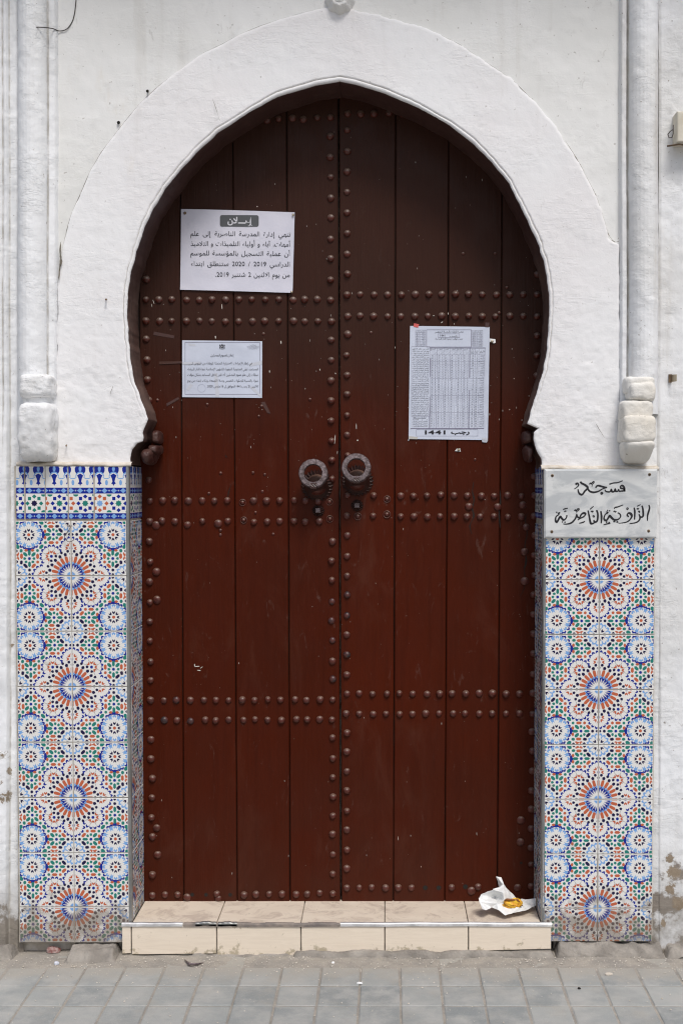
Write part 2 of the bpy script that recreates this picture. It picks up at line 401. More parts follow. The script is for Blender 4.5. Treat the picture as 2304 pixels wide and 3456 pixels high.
def patch(inn, out, side):
    A = resample(inn, NA); B = resample(out, NA)
    # soften the outer match
    cols = np.r_[np.linspace(0, .10, 14), np.linspace(.10, 1, 44)[1:]]
    X = np.zeros((NA, len(cols))); Z = X.copy(); Y = X.copy()
    ax, az = Pn(A[:,0], A[:,1], 0.0); bx, bz = Pn(B[:,0], B[:,1], 0.0)
    jx = .0035*fbm(ax, az, .03, 3); bj = .0026*fbm(bx, bz, .045, 9, 4, .7)
    inner_j = jx*.55
    ax = ax+inner_j; bx = bx+bj; bz = bz+bj
    for j, c in enumerate(cols):
        X[:, j] = ax*(1-c)+bx*c; Z[:, j] = az*(1-c)+bz*c
    dist = np.hypot(X-ax[:, None], Z-az[:, None])
    lipmask = np.clip((az-1.83)/.25, 0, 1)[:, None] if True else 1
    wob = .003*vnoise(Z*0+az[:, None], dist*0, .08, 21)
    lip = -.0035*np.exp(-((dist-.013-wob)/.0030)**2)*lipmask
    hi = 1-.7*np.clip((Z-1.95)/.5, 0, 1)
    base = .0025*fbm(X, Z, .45, 2, 2)+(.0012*fbm(X, Z, .09, 5, 4)+.0009*fbm(X, Z, .022, 8, 3, .7))*hi
    rnd = .006*np.exp(-dist/.004)
    do = np.hypot(X-bx[:, None], Z-bz[:, None])
    Y = -(base+0)+rnd-lip*1.0
    Y = Y+.003*np.exp(-do/.002)
    g = gridmesh('arch_band', X, Y, Z, M['band'], wall, flip=(side < 0))
    # skirt to the recessed spandrel behind
    d = np.linspace(0, 1, 4)
    Xs = np.repeat(X[:, -1:], 4, 1); Zs = np.repeat(Z[:, -1:], 4, 1); Ys = Y[:, -1:]+d[None]*.03
    gridmesh('arch_band_edge', Xs, Ys, Zs, M['band'], g, flip=(side < 0))
    # painted reveal running back to the door
    t = np.linspace(0, 1, 18)
    Xr = np.repeat(X[:, :1], 18, 1); Zr = np.repeat(Z[:, :1], 18, 1); Yr = Y[:, :1]*(1-t[None])+t[None]*(Y_DOOR+.012)
    nx = np.gradient(az); nz = -np.gradient(ax); L = np.hypot(nx, nz)+1e-9; nx = nx/L*side; nz = nz/L*side
    arc = np.r_[0, np.cumsum(np.hypot(np.diff(ax), np.diff(az)))]
    bmp = (.004*fbm(arc[:, None]+0*Yr, Yr, .09, 31, 3))*np.sin(np.pi*t/1.2)[None]
    inset = .0015*np.clip(t*20, 0, 1)[None]
    Xr = Xr+nx[:, None]*(bmp-inset); Zr = Zr+nz[:, None]*(bmp-inset)
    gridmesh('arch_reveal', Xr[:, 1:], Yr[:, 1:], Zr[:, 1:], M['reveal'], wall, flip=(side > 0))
    lipo = gridmesh('arch_rim', Xr[:, :2], Yr[:, :2], Zr[:, :2], M['band'], g, flip=(side > 0))
    return g
patch(L_IN, L_OUT, 1); patch(R_IN, R_OUT, -1)

# recessed spandrel face (behind the band), reaches above the picture
def face_grid(name, u0, u1, v0, v1, y, nx, nz, amp, mat, seed=0, extra=None, flip=False):
    U, V = np.meshgrid(np.linspace(u0, u1, nx), np.linspace(v0, v1, nz), indexing='ij')
    X, Z = Pn(U, V, y)
    Y = y+amp*fbm(X, Z, .25, seed, 4)
    if extra is not None: Y = Y+extra(U, V)
    return gridmesh(name, X, Y, Z, mat, wall, flip=not flip)
def spand_extra(U, V):
    # only above the arch; plane dips behind nothing else
    return 0*U
# split the spandrel so that it does not close the door opening: two halves with the arch band as the lower edge
def spandrel(out, uedge, side):
    B = resample(out, 300); B = B[B[:, 1] < 1000]
    n = len(B); m = 60
    cu = 1146.0; t = np.linspace(0, 1, m)
    U = np.zeros((n, m)); V = U.copy()
    # outer frame point matched to every arc point by the direction from the arch centre
    for i, (u, v) in enumerate(B):
        cx_, cy_ = 1146, 1000
        du, dv = u-cx_, v-cy_
        k1 = (uedge-cx_)/du if abs(du) > 1e-6 else 1e9
        k2 = (-760-cy_)/dv if abs(dv) > 1e-6 else 1e9
        k = min(k1 if k1 > 0 else 1e9, k2 if k2 > 0 else 1e9); k = max(k, 1.0)
        eu, ev = cx_+du*k, cy_+dv*k
        su, sv = cx_+du*.985, cy_+dv*.985
        U[i] = su+(eu-su)*t; V[i] = sv+(ev-sv)*t
    X, Z = Pn(U, V, .010)
    Y = .010+.0030*fbm(X, Z, .3, 44, 3)+.0008*fbm(X, Z, .04, 46, 3)
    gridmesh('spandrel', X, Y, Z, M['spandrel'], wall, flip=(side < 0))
spandrel(L_OUT, 180, 1); spandrel(R_OUT, 2100, -1)

# profiled strips: pilaster shafts, fillets and the plain wall beside them, swept down the wall
def strip(name, prof, v0, v1, mat, ysc=1.0, nz=260, seed=0, amp=.003, prof2=None):
    us = np.array([p[0] for p in prof], float); ds = np.array([p[1] for p in prof], float)
    uu = np.linspace(us[0], us[-1], int((us[-1]-us[0])/2.2)+2)
    dd = np.interp(uu, us, ds)
    V = np.linspace(v0, v1, nz)
    U, VV = np.meshgrid(uu, V, indexing='ij')
    X, Z = Pn(U, VV, 0.0)
    D = np.repeat(dd[:, None], nz, 1)
    if prof2:
        d2 = np.interp(uu, [p[0] for p in prof2], [p[1] for p in prof2]); t = np.clip((V-1250)/350, 0, 1); t = t*t*(3-2*t)
        D = dd[:, None]*(1-t)[None]+d2[:, None]*t[None]
    wv = .004*vnoise(Z, Z*0, .5, seed+3)
    X = X+wv
    Y = -D*ysc-amp*fbm(X, Z, .12, seed, 4)-.0012*fbm(X, Z, .03, seed+7, 3)
    return gridmesh(name, X, Y, Z, mat, wall, flip=True)
def half(u0, u1, h, base=0.0, n=13):
    return [(u0+(u1-u0)*(1-math.cos(math.pi*i/n))/2, base+h*math.sin(math.pi*i/n)) for i in range(n+1)]
left_prof = [(-620,.030),(-40,.030),(8,.030),(14,.020),(19,.026),(25,.026),(33,.008),(48,.010),(57,.009),(62,.002)]+half(64,164,.066,.004)+[(163,.004),(168,.014),(186,.013),(191,.004),(196,-.016)]
right_prof = [(2086,-.016),(2091,.006),(2095,.016),(2108,.016),(2113,.002)]+half(2115,2217,.068,.002)+[(2220,.000),(2228,.006),(2260,.004),(2304,.004),(2900,.004)]
LP_ = [p for p in left_prof if p[0] <= 62]; RP_ = [p for p in right_prof if p[0] >= 2220]
strip('wall_face', LP_, -760, 3290, M['plaster'], 1, 900, 61, .0034, [(-620,.030),(8,.030),(26,.027),(34,.006),(62,.002)])
strip('wall_face', RP_, -760, 3290, M['stained'], 1, 900, 71, .0020)
pl = strip('pilaster', [p for p in left_prof if p[0] >= 62], -760, 1420, M['plaster'], 1, 520, 60, .0022)
pr = strip('pilaster', [p for p in right_prof if p[0] <= 2220], -760, 1400, M['stained'], 1, 520, 70, .0020)
strip('wall_face', [(60,-.001),(192,-.002)], 1410, 1600, M['plaster'], 1, 110, 61, .002)
strip('wall_face', [(60,-.001),(78,-.002)], 1590, 3290, M['plaster'], 1, 420, 62, .003)
strip('wall_face', [(2086,-.002),(2120,-.002),(2222,-.001)], 1390, 1600, M['plaster'], 1, 110, 71, .002)
strip('wall_face', [(2195,-.002),(2213,.003),(2222,.005)], 1590, 3290, M['plaster'], 1, 420, 72, .002)
# masonry mass behind (keeps the recess dark and solid)
xl = P(430, 1600, 0)[0]; xr = P(1840, 1600, 0)[0]
ztop = P(1146, -760, 0)[2]
xa, xb = P(-620, 0, 0)[0], P(2900, 0, 0)[0]
core = .02
box('masonry', xa, P(400, 1000)[0], core, .60, -.05, ztop, M['mortar'], wall)
box('masonry', P(1880, 1000)[0], xb, core, .60, -.05, ztop, M['mortar'], wall)
box('masonry', P(400, 1000)[0]+.001, P(1880, 1000)[0]-.001, .30, .60, -.05, ztop-.001, M['mortar'], wall)
# lintel mass over the arch, behind the spandrel
box('masonry', P(400, 0)[0]+.002, P(1880, 0)[0]-.002, core+.002, .298, P(0, 10)[2], ztop-.002, M['mortar'], wall)

# corbels: rounded, many times limewashed blocks
def lump(name, u0, u1, v0, v1, y0, depth, mat, parent, n=5.0, seed=0, amp=.004, taper=0.0, bot=0.0):
    x0, z1 = Pn(u0, v0, -depth/2); x1, z0 = Pn(u1, v1, -depth/2)
    cx_, cz_ = (x0+x1)/2, (z0+z1)/2; hw, hh = (x1-x0)/2, (z1-z0)/2
    R = 34; n = n*1.05; vs_, fs = [], []; idx = {}
    def vid(a, b, c):
        k = (a, b, c)
        if k in idx: return idx[k]
        p = np.array([a/R*2-1, b/R*2-1, c/R*2-1])
        q = p/((np.abs(p)**n).sum()**(1/n))
        idx[k] = len(vs_); vs_.append(q); return idx[k]
    for i in range(R):
        for j in range(R):
            fs += [(vid(i,0,j),vid(i+1,0,j),vid(i+1,0,j+1),vid(i,0,j+1)),
                   (vid(i,R,j+1),vid(i+1,R,j+1),vid(i+1,R,j),vid(i,R,j)),
                   (vid(0,i,j),vid(0,i,j+1),vid(0,i+1,j+1),vid(0,i+1,j)),
                   (vid(R,i+1,j),vid(R,i+1,j+1),vid(R,i,j+1),vid(R,i,j)),
                   (vid(i,j,0),vid(i,j+1,0),vid(i+1,j+1,0),vid(i+1,j,0)),
                   (vid(i+1,j,R),vid(i+1,j+1,R),vid(i,j+1,R),vid(i,j,R))]
    q = np.array(vs_)
    tz = (q[:, 2]+1)/2
    wsc = 1-taper*(1-tz)
    X = cx_+q[:, 0]*hw*wsc; Z = cz_+q[:, 2]*hh
    dep = depth*(1-bot*(1-tz)**2)
    Y = y0-dep*(1-q[:, 1])/2
    d = amp*(.7*fbm(X*1.0+q[:, 1]*.03, Z, .06, seed, 3)+.25*fbm(X, Z, .016, seed+6, 2))
    d2 = amp*.8*fbm(Y*1.0, Z, .04, seed+2, 3)
    Y = Y-d; X = X+d2*q[:, 0]; Z = Z+amp*.8*fbm(X, Y, .04, seed+4, 3)*q[:, 2]
    return mesh(name, np.stack([X, Y, Z], -1), fs, mat, parent, smooth=True)
lump('capital_ring', 70, 178, 1262, 1345, .02, .118, M['corbel'], pl, 5, 1, .005)
lump('capital_neck', 78, 168, 1325, 1385, .02, .098, M['corbel'], pl, 5, 2, .006)
lump('corbel_block', 64, 182, 1358, 1556, .02, .138, M['corbel'], pl, 6, 3, .005, .0, .25)
lump('capital_neck', 2106, 2204, 1270, 1330, .02, .104, M['corbel_stained'], pr, 5, 6, .004)
lump('capital_ring', 2117, 2208, 1291, 1354, .02, .122, M['corbel_stained'], pr, 5, 4, .004)
lump('corbel_block', 2094, 2199, 1352, 1420, .02, .122, M['corbel_stained'], pr, 5, 5, .004)
lump('corbel_block', 2094, 2208, 1402, 1496, .02, .136, M['corbel_stained'], pr, 6, 7, .004)
lump('corbel_foot', 2096, 2209, 1484, 1566, .02, .138, M['corbel_stained'], pr, 4.5, 8, .003, .28, .6)
# lobes under the springing of the arch
lump('arch_lobe', 1781, 1812, 1446, 1494, .19, .15, M['lobe'], wall, 3.2, 9, .003)
lump('arch_lobe', 1783, 1822, 1497, 1556, .19, .14, M['lobe'], wall, 3, 10, .004, .3)
lump('arch_lobe', 484, 514, 1447, 1492, .195, .12, M['lobe'], wall, 4, 11, .003)
lump('arch_lobe', 470, 512, 1494, 1530, .195, .15, M['lobe'], wall, 3, 12, .004)
lump('arch_lobe', 446, 496, 1512, 1562, .195, .185, M['lobe'], wall, 3, 13, .007, .3)
# painted rosette at the head of the arch
def rosette():
    c = Pn(1146, 0, 0.0); vs_, fs = [], []
    N = 40
    rs = [(0, .050), (.010, .050), (.016, .042), (.022, .046), (.030, .044), (.036, .030), (.044, .024), (.052, .000)]
    for r, h in rs:
        for k in range(N):
            a = 2*math.pi*k/N; rr = r*(1+.06*math.cos(8*a)*(r > .02))
            vs_.append((c[0]+rr*math.cos(a), .012-h, c[1]+rr*math.sin(a)))
    for i in range(len(rs)-1):
        for k in range(N): fs.append((i*N+k, (i+1)*N+k, (i+1)*N+(k+1)%N, i*N+(k+1)%N))
    return mesh('rosette', vs_, fs, M['corbel'], wall, smooth=True)
rosette()

# unseen overhang added above the frame to shade the upper wall and door head
def shade_canopy():
    x0, x1 = P(-620, 0)[0], P(2900, 0)[0]; z0 = 4.10
    prof = [(.02, z0), (-.10, z0-.0), (-.16, z0+.05), (-.30, z0+.06), (-.36, z0+.10), (-.56, z0+.11), (-.58, z0+.20), (.02, z0+.34)]
    n = 40; vs_ = [(x0+(x1-x0)*i/(n-1), y, z) for i in range(n) for y, z in prof]; m_ = len(prof); fs = []
    for i in range(n-1):
        for k in range(m_): fs.append((i*m_+k, (i+1)*m_+k, (i+1)*m_+(k+1)%m_, i*m_+(k+1)%m_))
    fs.append(tuple(range(m_))); fs.append(tuple(range((n-1)*m_, n*m_))[::-1])
    mesh('shade_canopy', vs_, fs, M['spandrel'], wall)
shade_canopy()
# ================================================================== TILE PRINT
NAVY, BLUE, SKYB, ORG, GRN, WHT = (.008,.005,.050), (.003,.018,.25), (.19,.37,.68), (.49,.115,.052), (.014,.19,.155), (.74,.73,.70)
LINE = (.42,.42,.40)
def clip(poly, x0, x1, z0, z1):
    for ax, lim, s in ((0,x0,1),(0,x1,-1),(1,z0,1),(1,z1,-1)):
        out = []
        for i in range(len(poly)):
            a, b = poly[i-1], poly[i]
            ia, ib = s*(a[ax]-lim) >= 0, s*(b[ax]-lim) >= 0
            if ia != ib:
                t = (lim-a[ax])/(b[ax]-a[ax]); q = [a[0]+(b[0]-a[0])*t, a[1]+(b[1]-a[1])*t]; q[ax] = lim; out.append(tuple(q))
            if ib: out.append(b)
        poly = out
        if len(poly) < 3: return []
    return poly
def rot(c, a, pts):
    ca, sa = math.cos(a), math.sin(a)
    return [(c[0]+ca*t-sa*s, c[1]+sa*t+ca*s) for t, s in pts]
def star(c, r, n=8, ri=.72, a0=0): return [(c[0]+(r if i%2==0 else r*ri)*math.cos(a0+math.pi*i/n), c[1]+(r if i%2==0 else r*ri)*math.sin(a0+math.pi*i/n)) for i in range(2*n)]
KK = 1.0
def hexa(c, a, l, w_):
    l *= KK; w_ *= KK
    return rot(c, a, [(l/2,0),(l/2-w_*.45,w_/2),(-l/2+w_*.45,w_/2),(-l/2,0),(-l/2+w_*.45,-w_/2),(l/2-w_*.45,-w_/2)])
def house(c, a, l, w_):
    l *= KK; w_ *= KK
    return rot(c, a, [(l/2,0),(l*.1,w_/2),(-l/2,w_*.36),(-l/2,-w_*.36),(l*.1,-w_/2)])
def chev(c, a, l, w_):
    l *= KK; w_ *= KK
    return rot(c, a, [(l/2,0),(l*.1,w_/2),(-l/2,w_/2),(-l*.12,0),(-l/2,-w_/2),(l*.1,-w_/2)])
def field_pattern():
    E = []                                     # (layer, polygon, colour); mirrored about the diagonal afterwards
    D = math.radians
    def both(poly, col, lay=1):
        E.append((lay, poly, col)); E.append((lay, [(b, a) for a, b in poly][::-1], col))
    # sixteen-ray medallion in the corner
    E.append((1, [(0,0)]+[(.236*math.cos(D(t)), .236*math.sin(D(t))) for t in range(0, 91, 6)], BLUE))
    for i in range(0, 13):
        a = D(7.5*i)
        E.append((2, [(.03*math.cos(a-.3), .03*math.sin(a-.3)), (.13*math.cos(a-.080), .13*math.sin(a-.080)), (.228*math.cos(a), .228*math.sin(a)), (.13*math.cos(a+.080), .13*math.sin(a+.080)), (.03*math.cos(a+.3), .03*math.sin(a+.3))], WHT) if i % 2 == 0 else
                 (2, [(.03*math.cos(a-.3), .03*math.sin(a-.3)), (.11*math.cos(a-.045), .11*math.sin(a-.045)), (.19*math.cos(a), .19*math.sin(a)), (.11*math.cos(a+.045), .11*math.sin(a+.045)), (.03*math.cos(a+.3), .03*math.sin(a+.3))], WHT))
    E.append((3, [(0,0)]+[((.085 if k%2 else .068)*math.cos(D(k*3.75)), (.085 if k%2 else .068)*math.sin(D(k*3.75))) for k in range(25)], SKYB))
    for i in range(7):
        a = D(15*i)
        E.append((3, hexa((.303*math.cos(a), .303*math.sin(a)), a, .125, .050), ORG))
        E.append((3, house((.403*math.cos(a), .403*math.sin(a)), a, .058, .055), NAVY))
        E.append((3, star((.236*math.cos(a+D(7.5)), .236*math.sin(a+D(7.5))), .024, 4, .8), SKYB))
        E.append((3, house((.446*math.cos(a+D(7.5)), .446*math.sin(a+D(7.5))), a+D(187.5), .050, .048), NAVY))
    def rosette_o(c, gap, mirror=True):
        put = both if mirror else (lambda p, q, lay=1: E.append((lay, p, q)))
        put(star(c, .033), BLUE, 3)
        for k in range(16):
            a = D(22.5*k)
            if abs((math.degrees(a)-gap+180) % 360-180) < 70: continue
            if k % 2 == 0: put(chev((c[0]+.080*math.cos(a), c[1]+.080*math.sin(a)), a+math.pi, .056, .050), ORG, 3)
            put(chev((c[0]+.193*math.cos(a+.2), c[1]+.193*math.sin(a+.2)), a+.2, .056, .052), BLUE, 3)
    for cc in ((.354,.354),):
        for k in range(8):
            a = D(45*k+22.5)
            if abs((math.degrees(a)-225+180) % 360-180) < 60: continue
            E.append((2, rot((cc[0]+.12*math.cos(a), cc[1]+.12*math.sin(a)), a, [(.065,0),(0,.0075),(-.065,0),(0,-.0075)]), LINE))
    rosette_o((.354,.354), 225, False)
    rosette_o((0,.5), 270); 
    # twelve-petal blue star
    c = (.758,.744)
    def at(dx, dz, cc=c): return (cc[0]+dx, cc[1]+dz)
    def put(p, q, lay=1): both(p, q, lay)
    E.append((1, star(c, .240, 16, .90), SKYB)); E.append((2, star(c, .178, 16, .8), WHT))
    for k in range(8):
        a = D(45*k); E.append((2, house(at(.155*math.cos(a), .155*math.sin(a)), a, .10, .062), WHT))
    for k in range(16):
        a = D(22.5*k+11.25); E.append((2, rot(at(.185*math.cos(a), .185*math.sin(a)), a, [(.06,0),(0,.013),(-.06,0),(0,-.013)]), WHT))
    for k in range(8):
        a = D(45*k); E.append((3, chev(at(.083*math.cos(a), .083*math.sin(a)), a+math.pi, .058, .046), NAVY))
    E.append((3, star(c, .034, 10), ORG))
    for dx, dz in ((-.139,.213),(-.208,.15),(-.233,.083),(.139,.213),(.222,.15),(-.233,-.087),(-.208,-.15),(-.139,-.213),(-.083,-.236),(.083,-.236),(.139,-.213),(.208,-.15),(.233,-.087),(.233,.087),(-.083,.236),(.083,.236)):
        E.append((3, chev(at(dx, dz), math.atan2(dz, dx), .052, .054), BLUE))
    for dx, dz in ((-.262,0),(0,-.262),(.262,0),(0,.262)):
        E.append((3, hexa(at(dx, dz), math.atan2(dz, dx)+math.pi/2, .13, .045), BLUE)); E.append((3, house(at(dx*1.1, dz*1.1), math.atan2(dz, dx), .05, .04), BLUE))
    # green rosettes and their surroundings
    g = (.314,.750)
    def G(dx, dz): return (g[0]+dx, g[1]+dz)
    put(star(G(0,0), .032), BLUE, 3)
    put(hexa(G(-.104,0), 0, .10, .046), GRN, 3); put(hexa(G(.104,0), 0, .10, .046), GRN, 3)
    put(hexa(G(.076,.074), D(45), .098, .052), GRN, 3); put(hexa(G(.074,-.074), D(-45), .098, .052), GRN, 3)
    put(house(G(0,.082), D(-90), .050, .048), GRN, 3); put(house(G(0,-.080), D(90), .050, .048), GRN, 3)
    put(house(G(-.060,.065), D(100), .052, .046), GRN, 3); put(house(G(-.060,-.065), D(-100), .052, .046), GRN, 3)
    put(hexa(G(-.131,.072), D(45), .10, .050), NAVY, 3); put(hexa(G(-.131,-.074), D(-45), .10, .050), ORG, 3)
    put(hexa(G(.043,.142), 0, .10, .048), ORG, 3); put(hexa(G(.040,-.148), 0, .10, .048), ORG, 3)
    put(star(G(-.061,.145), .032), NAVY, 3); put(star(G(-.063,-.148), .032), ORG, 3)
    put(star(G(.149,.146), .030), GRN, 3); put(star(G(.145,-.147), .031), GRN, 3)
    put(house(G(.149,.062), D(90), .058, .046), ORG, 3); put(house(G(.149,-.062), D(-90), .058, .046), ORG, 3)
    put(star(G(-.208,0), .032), NAVY, 3); put(house(G(-.286,0), 0, .05, .046), NAVY, 3)
    put(chev((.317,.957), D(-35), .05, .05), ORG, 3); put(chev((.397,.957), D(215), .05, .05), ORG, 3)
    put(star((.257,.98), .032, 4, .8), NAVY, 3); put(hexa((.536,.961), D(45), .09, .05), GRN, 3)
    put(hexa((.974,.961), D(45), .07, .05), GRN, 3); E.append((3, hexa((.533,.528), D(-45), .098, .055), GRN)); put(hexa((.967,.525), D(45), .09, .05), GRN, 3)
    put(star((.897,.45), .031), GRN, 3); put(star((.897,.234), .031), NAVY, 3); put(house((.98,.45), D(180), .05, .05), NAVY, 3)
    put(chev((.97,.37), D(120), .05, .05), ORG, 3)
    # corner half-star, light blue and navy
    for cc in ((0,1.0),):
        for k in range(-3, 1):
            a = D(22.5*k*1.0+ (-11.25)); both(chev((cc[0]+.19*math.cos(a), cc[1]+.19*math.sin(a)), a, .056, .054), SKYB, 3)
        for k in (-90, -67.5, -45, -22.5, 0):
            a = D(k)
            if k in (-90, -45, 0): both(chev((cc[0]+.088*math.cos(a), cc[1]+.088*math.sin(a)), a+math.pi, .062, .046), NAVY, 3)
            else: both(rot((cc[0]+.15*math.cos(a), cc[1]+.15*math.sin(a)), a, [(.05,0),(0,.012),(-.05,0),(0,-.012)]), SKYB, 3)
    # fine outlines
    return E
def tile_mesh(name, W, H, T, elems, g=.0014, m=.010):
    """printed glazed tile, lower-left corner at the origin, face at y=-T"""
    v, f = box_data(g, W-g, -T, 0, g, H-g, .0011)
    cols = [WHT]*len(f)
    done = []
    for lay, poly, col in sorted(elems, key=lambda e: e[0]):
        q = clip([(a*W, b*H) for a, b in poly], m*W+g, W-g-m*W, m*H+g, H-g-m*H)
        if len(q) < 3: continue
        i0 = len(v)
        ar = sum(q[i-1][0]*q[i][1]-q[i][0]*q[i-1][1] for i in range(len(q)))
        if abs(ar) < 1e-7: continue
        if ar < 0: q = q[::-1]
        bb = (min(a for a, b in q), max(a for a, b in q), min(b for a, b in q), max(b for a, b in q))
        L_ = 1+max([d[4] for d in done if d[0] < bb[1] and d[1] > bb[0] and d[2] < bb[3] and d[3] > bb[2]], default=0)
        done.append(bb+(L_,)); y = -T-.00006*L_
        v += [(a, y, b) for a, b in q]; f.append(tuple(range(i0, i0+len(q)))); cols.append(col)
    me_o = mesh(name, v, f, M['tile'], None, cols=cols)
    me = me_o.data; bpy.data.objects.remove(me_o); return me
KK = 1.07
FIELD = field_pattern()
KK = 1.0
TW = P(1000+187.3, 2000, -.025)[0]-P(1000, 2000, -.025)[0]
field = tile_mesh('field_tile', 1, 1, .006, FIELD)   # placeholder, rebuilt below at true size
bpy.data.meshes.remove(field)
fieldq = [tile_mesh('field_tile', TW, TW, .006, [(l, [(a, b) for a, b in p], c) for l, p, c in FIELD])]
def quad(p, q):      # q: which corner holds the medallion (bottom-left, bottom-right, top-right, top-left)
    return {0: p, 1: [(1-a, b) for a, b in p][::-1], 2: [(1-a, 1-b) for a, b in p], 3: [(a, 1-b) for a, b in p][::-1]}[q]
for q in (1, 2, 3): fieldq.append(tile_mesh('field_tile', TW, TW, .006, [(l, quad(p, q), c) for l, p, c in FIELD]))
def short_tile(q, H):          # tile cut at the bottom, only its upper part H of the full tile is used
    k = H/TW
    return tile_mesh('cut_tile', TW, H, .006, [(l, [(a, (b-(1-k))/k) for a, b in quad(p, q)], c) for l, p, c in FIELD])
# border tiles: measured strip, pixel frame of the strip detail
def border_elems(x0, x1, bulbs, stars, loz):
    E = []; y0, y1 = 45, 735
    def T(p): return [((a-x0)/(x1-x0), 1-(b-y0)/(y1-y0)) for a, b in p]
    def ell(cx_, cy_, a, b, n=12, t0=0, t1=360): return [(cx_+a*math.cos(math.radians(t0+(t1-t0)*i/n)), cy_+b*math.sin(math.radians(t0+(t1-t0)*i/n))) for i in range(n+(t1-t0 < 360))]
    for s, (ya, yb) in enumerate(((325, 402), (658, 735))):
        E.append((1, T([(x0,ya),(x1,ya),(x1,yb),(x0,yb)]), BLUE))
        ym = (ya+yb)/2
        for lx in loz:
            E.append((2, T([(lx-42,ym),(lx-22,ym-12),(lx-12,ym-26),(lx,ym-32),(lx+12,ym-26),(lx+22,ym-12),(lx+42,ym),(lx+22,ym+12),(lx+12,ym+26),(lx,ym+32),(lx-12,ym+26),(lx-22,ym+12)]), SKYB))
            E.append((2, T([(lx+48,ym),(lx+60,ym-13),(lx+72,ym),(lx+60,ym+13)]), (.35,.42,.52)))
    for bx in bulbs:
        E.append((1, T([(bx-52,40),(bx+52,40),(bx+70,75),(bx+68,110),(bx+48,150),(bx,160),(bx-48,150),(bx-68,110),(bx-70,75)]), BLUE))
        E.append((2, T(ell(bx, 80, 19, 36)), SKYB))
        E.append((2, T(ell(bx, 182, 62, 66, 10, 180, 360)), SKYB)); E.append((3, T(ell(bx, 186, 50, 52, 10, 180, 360)+[(bx, 186)]), WHT))
        E.append((4, T([(bx-40,165),(bx,140),(bx+40,165),(bx+22,205),(bx+14,245),(bx+30,275),(bx+10,280),(bx,302),(bx-10,280),(bx-30,275),(bx-14,245),(bx-22,205)]), BLUE))
        E.append((2, T(ell(bx+91, 180, 50, 34, 8, 0, 180)+ell(bx+91, 180, 42, 22, 8, 0, 180)[::-1]), SKYB))
        E.append((2, T(ell(bx+91, 260, 19, 36)), SKYB))
    for sx, sc, pc in stars:
        E.append((2, T(star((sx,530), 42, 8, .75)), sc))
        for dx, dz in ((0,-90),(0,88),(-88,0),(88,0)):
            E.append((2, T([(sx+dx,530+dz-29),(sx+dx+29,530+dz),(sx+dx,530+dz+29),(sx+dx-29,530+dz)]), pc))
        for dx in (-61, 61):
            for dz in (-63, 62):
                E.append((2, T([(sx+dx-21,530+dz-22),(sx+dx+21,530+dz-22),(sx+dx+21,530+dz+22),(sx+dx-21,530+dz+22)]), pc))
        for b in (412, 648):
            s = 1 if b < 500 else -1
            E.append((2, T([(sx+88,b),(sx+155,b),(sx+150,b+s*18),(sx+130,b+s*30),(sx+112,b+s*30),(sx+92,b+s*18)]), GRN))
    return E
BSC = .2615
BORD = [(15,122,[-60,122],[(10,GRN,BLUE)],[66]),(135,390,[122,305],[(250,NAVY,GRN)],[190,308]),(395,684,[510,692],[(575,GRN,BLUE),(332,SKYB,ORG)],[392,510,630]),
        (692,1018,[660,845,1027],[(908,GRN,BLUE),(665,SKYB,ORG)],[724,842,962]),(1028,1448,[1093,1275,1457],[(1095,SKYB,ORG),(1338,GRN,BLUE)],[1040,1158,1278,1398])]
# ================================================================== TILE DADOS
YT = -.025
def dado(name, label, us, rows, band, xl_u, xr_u, bottoms, side):
    r = empty(name, label, 'tiled wall panel', None, (0, 0, 0))
    ztopv = 1569 if band else 1580
    z1 = P(0, ztopv, YT)[2]; x0 = P(xl_u, 2300, YT)[0]; x1 = P(xr_u, 2300, YT)[0]
    box('mortar_bed', x0-.002, x1+.002, YT+.0045, .012, P(0, 3178, YT)[2], z1, M['grout'], r)
    return r, x0, x1
left = empty('tile_dado', 'panel of geometric tiles left of the door, topped by a blue border row', 'tiled wall panel')
right = empty('tile_dado', 'panel of geometric tiles right of the door, under the marble plaque', 'tiled wall panel')
def X_(u, v=2300, y=YT): return P(u, v, y)[0]
def Z_(v, y=YT): return P(1300, v, y)[2]
zs = [Z_(v) for v in (1757,1944,2131,2318,2506,2693,2880,3063)]
zbot = Z_(3183)
xLs, xLe = X_(244)-TW, X_(244)+TW
xRs, xRe = X_(2018)-TW, X_(2018)+TW
def place_tiles(par, xj, zl, zlast, phase):
    for r_ in range(len(zl)-1):
        up = (r_+phase) % 2 == 0        # medallion at the bottom edge of this row
        H = zl[r_]-zl[r_+1]
        for c in (0, 1):
            q = (1 if c == 0 else 0) if up else (2 if c == 0 else 3)
            x = xj+(-TW if c == 0 else 0)+random.uniform(-.0008, .0008)
            o = inst('tile', fieldq[q], par, (x, YT+.006+random.uniform(-.0006, .0004), zl[r_+1]), (random.uniform(-.004,.004), random.uniform(-.002,.002), random.uniform(-.005,.005)), (1, 1, H/TW))
    H = zl[-1]-zlast
    for c in (0, 1):
        up = (len(zl)-1+phase) % 2 == 0
        q = (1 if c == 0 else 0) if up else (2 if c == 0 else 3)
        inst('tile', short_tile(q, H), par, (xj+(-TW if c == 0 else 0), YT+.006, zlast))
place_tiles(left, X_(244), zs, zbot, 0)
zsr = [Z_(v) for v in (1770,1957,2142,2328,2515,2699,2884,3067)]
place_tiles(right, X_(2020), zsr, Z_(3180), 0)
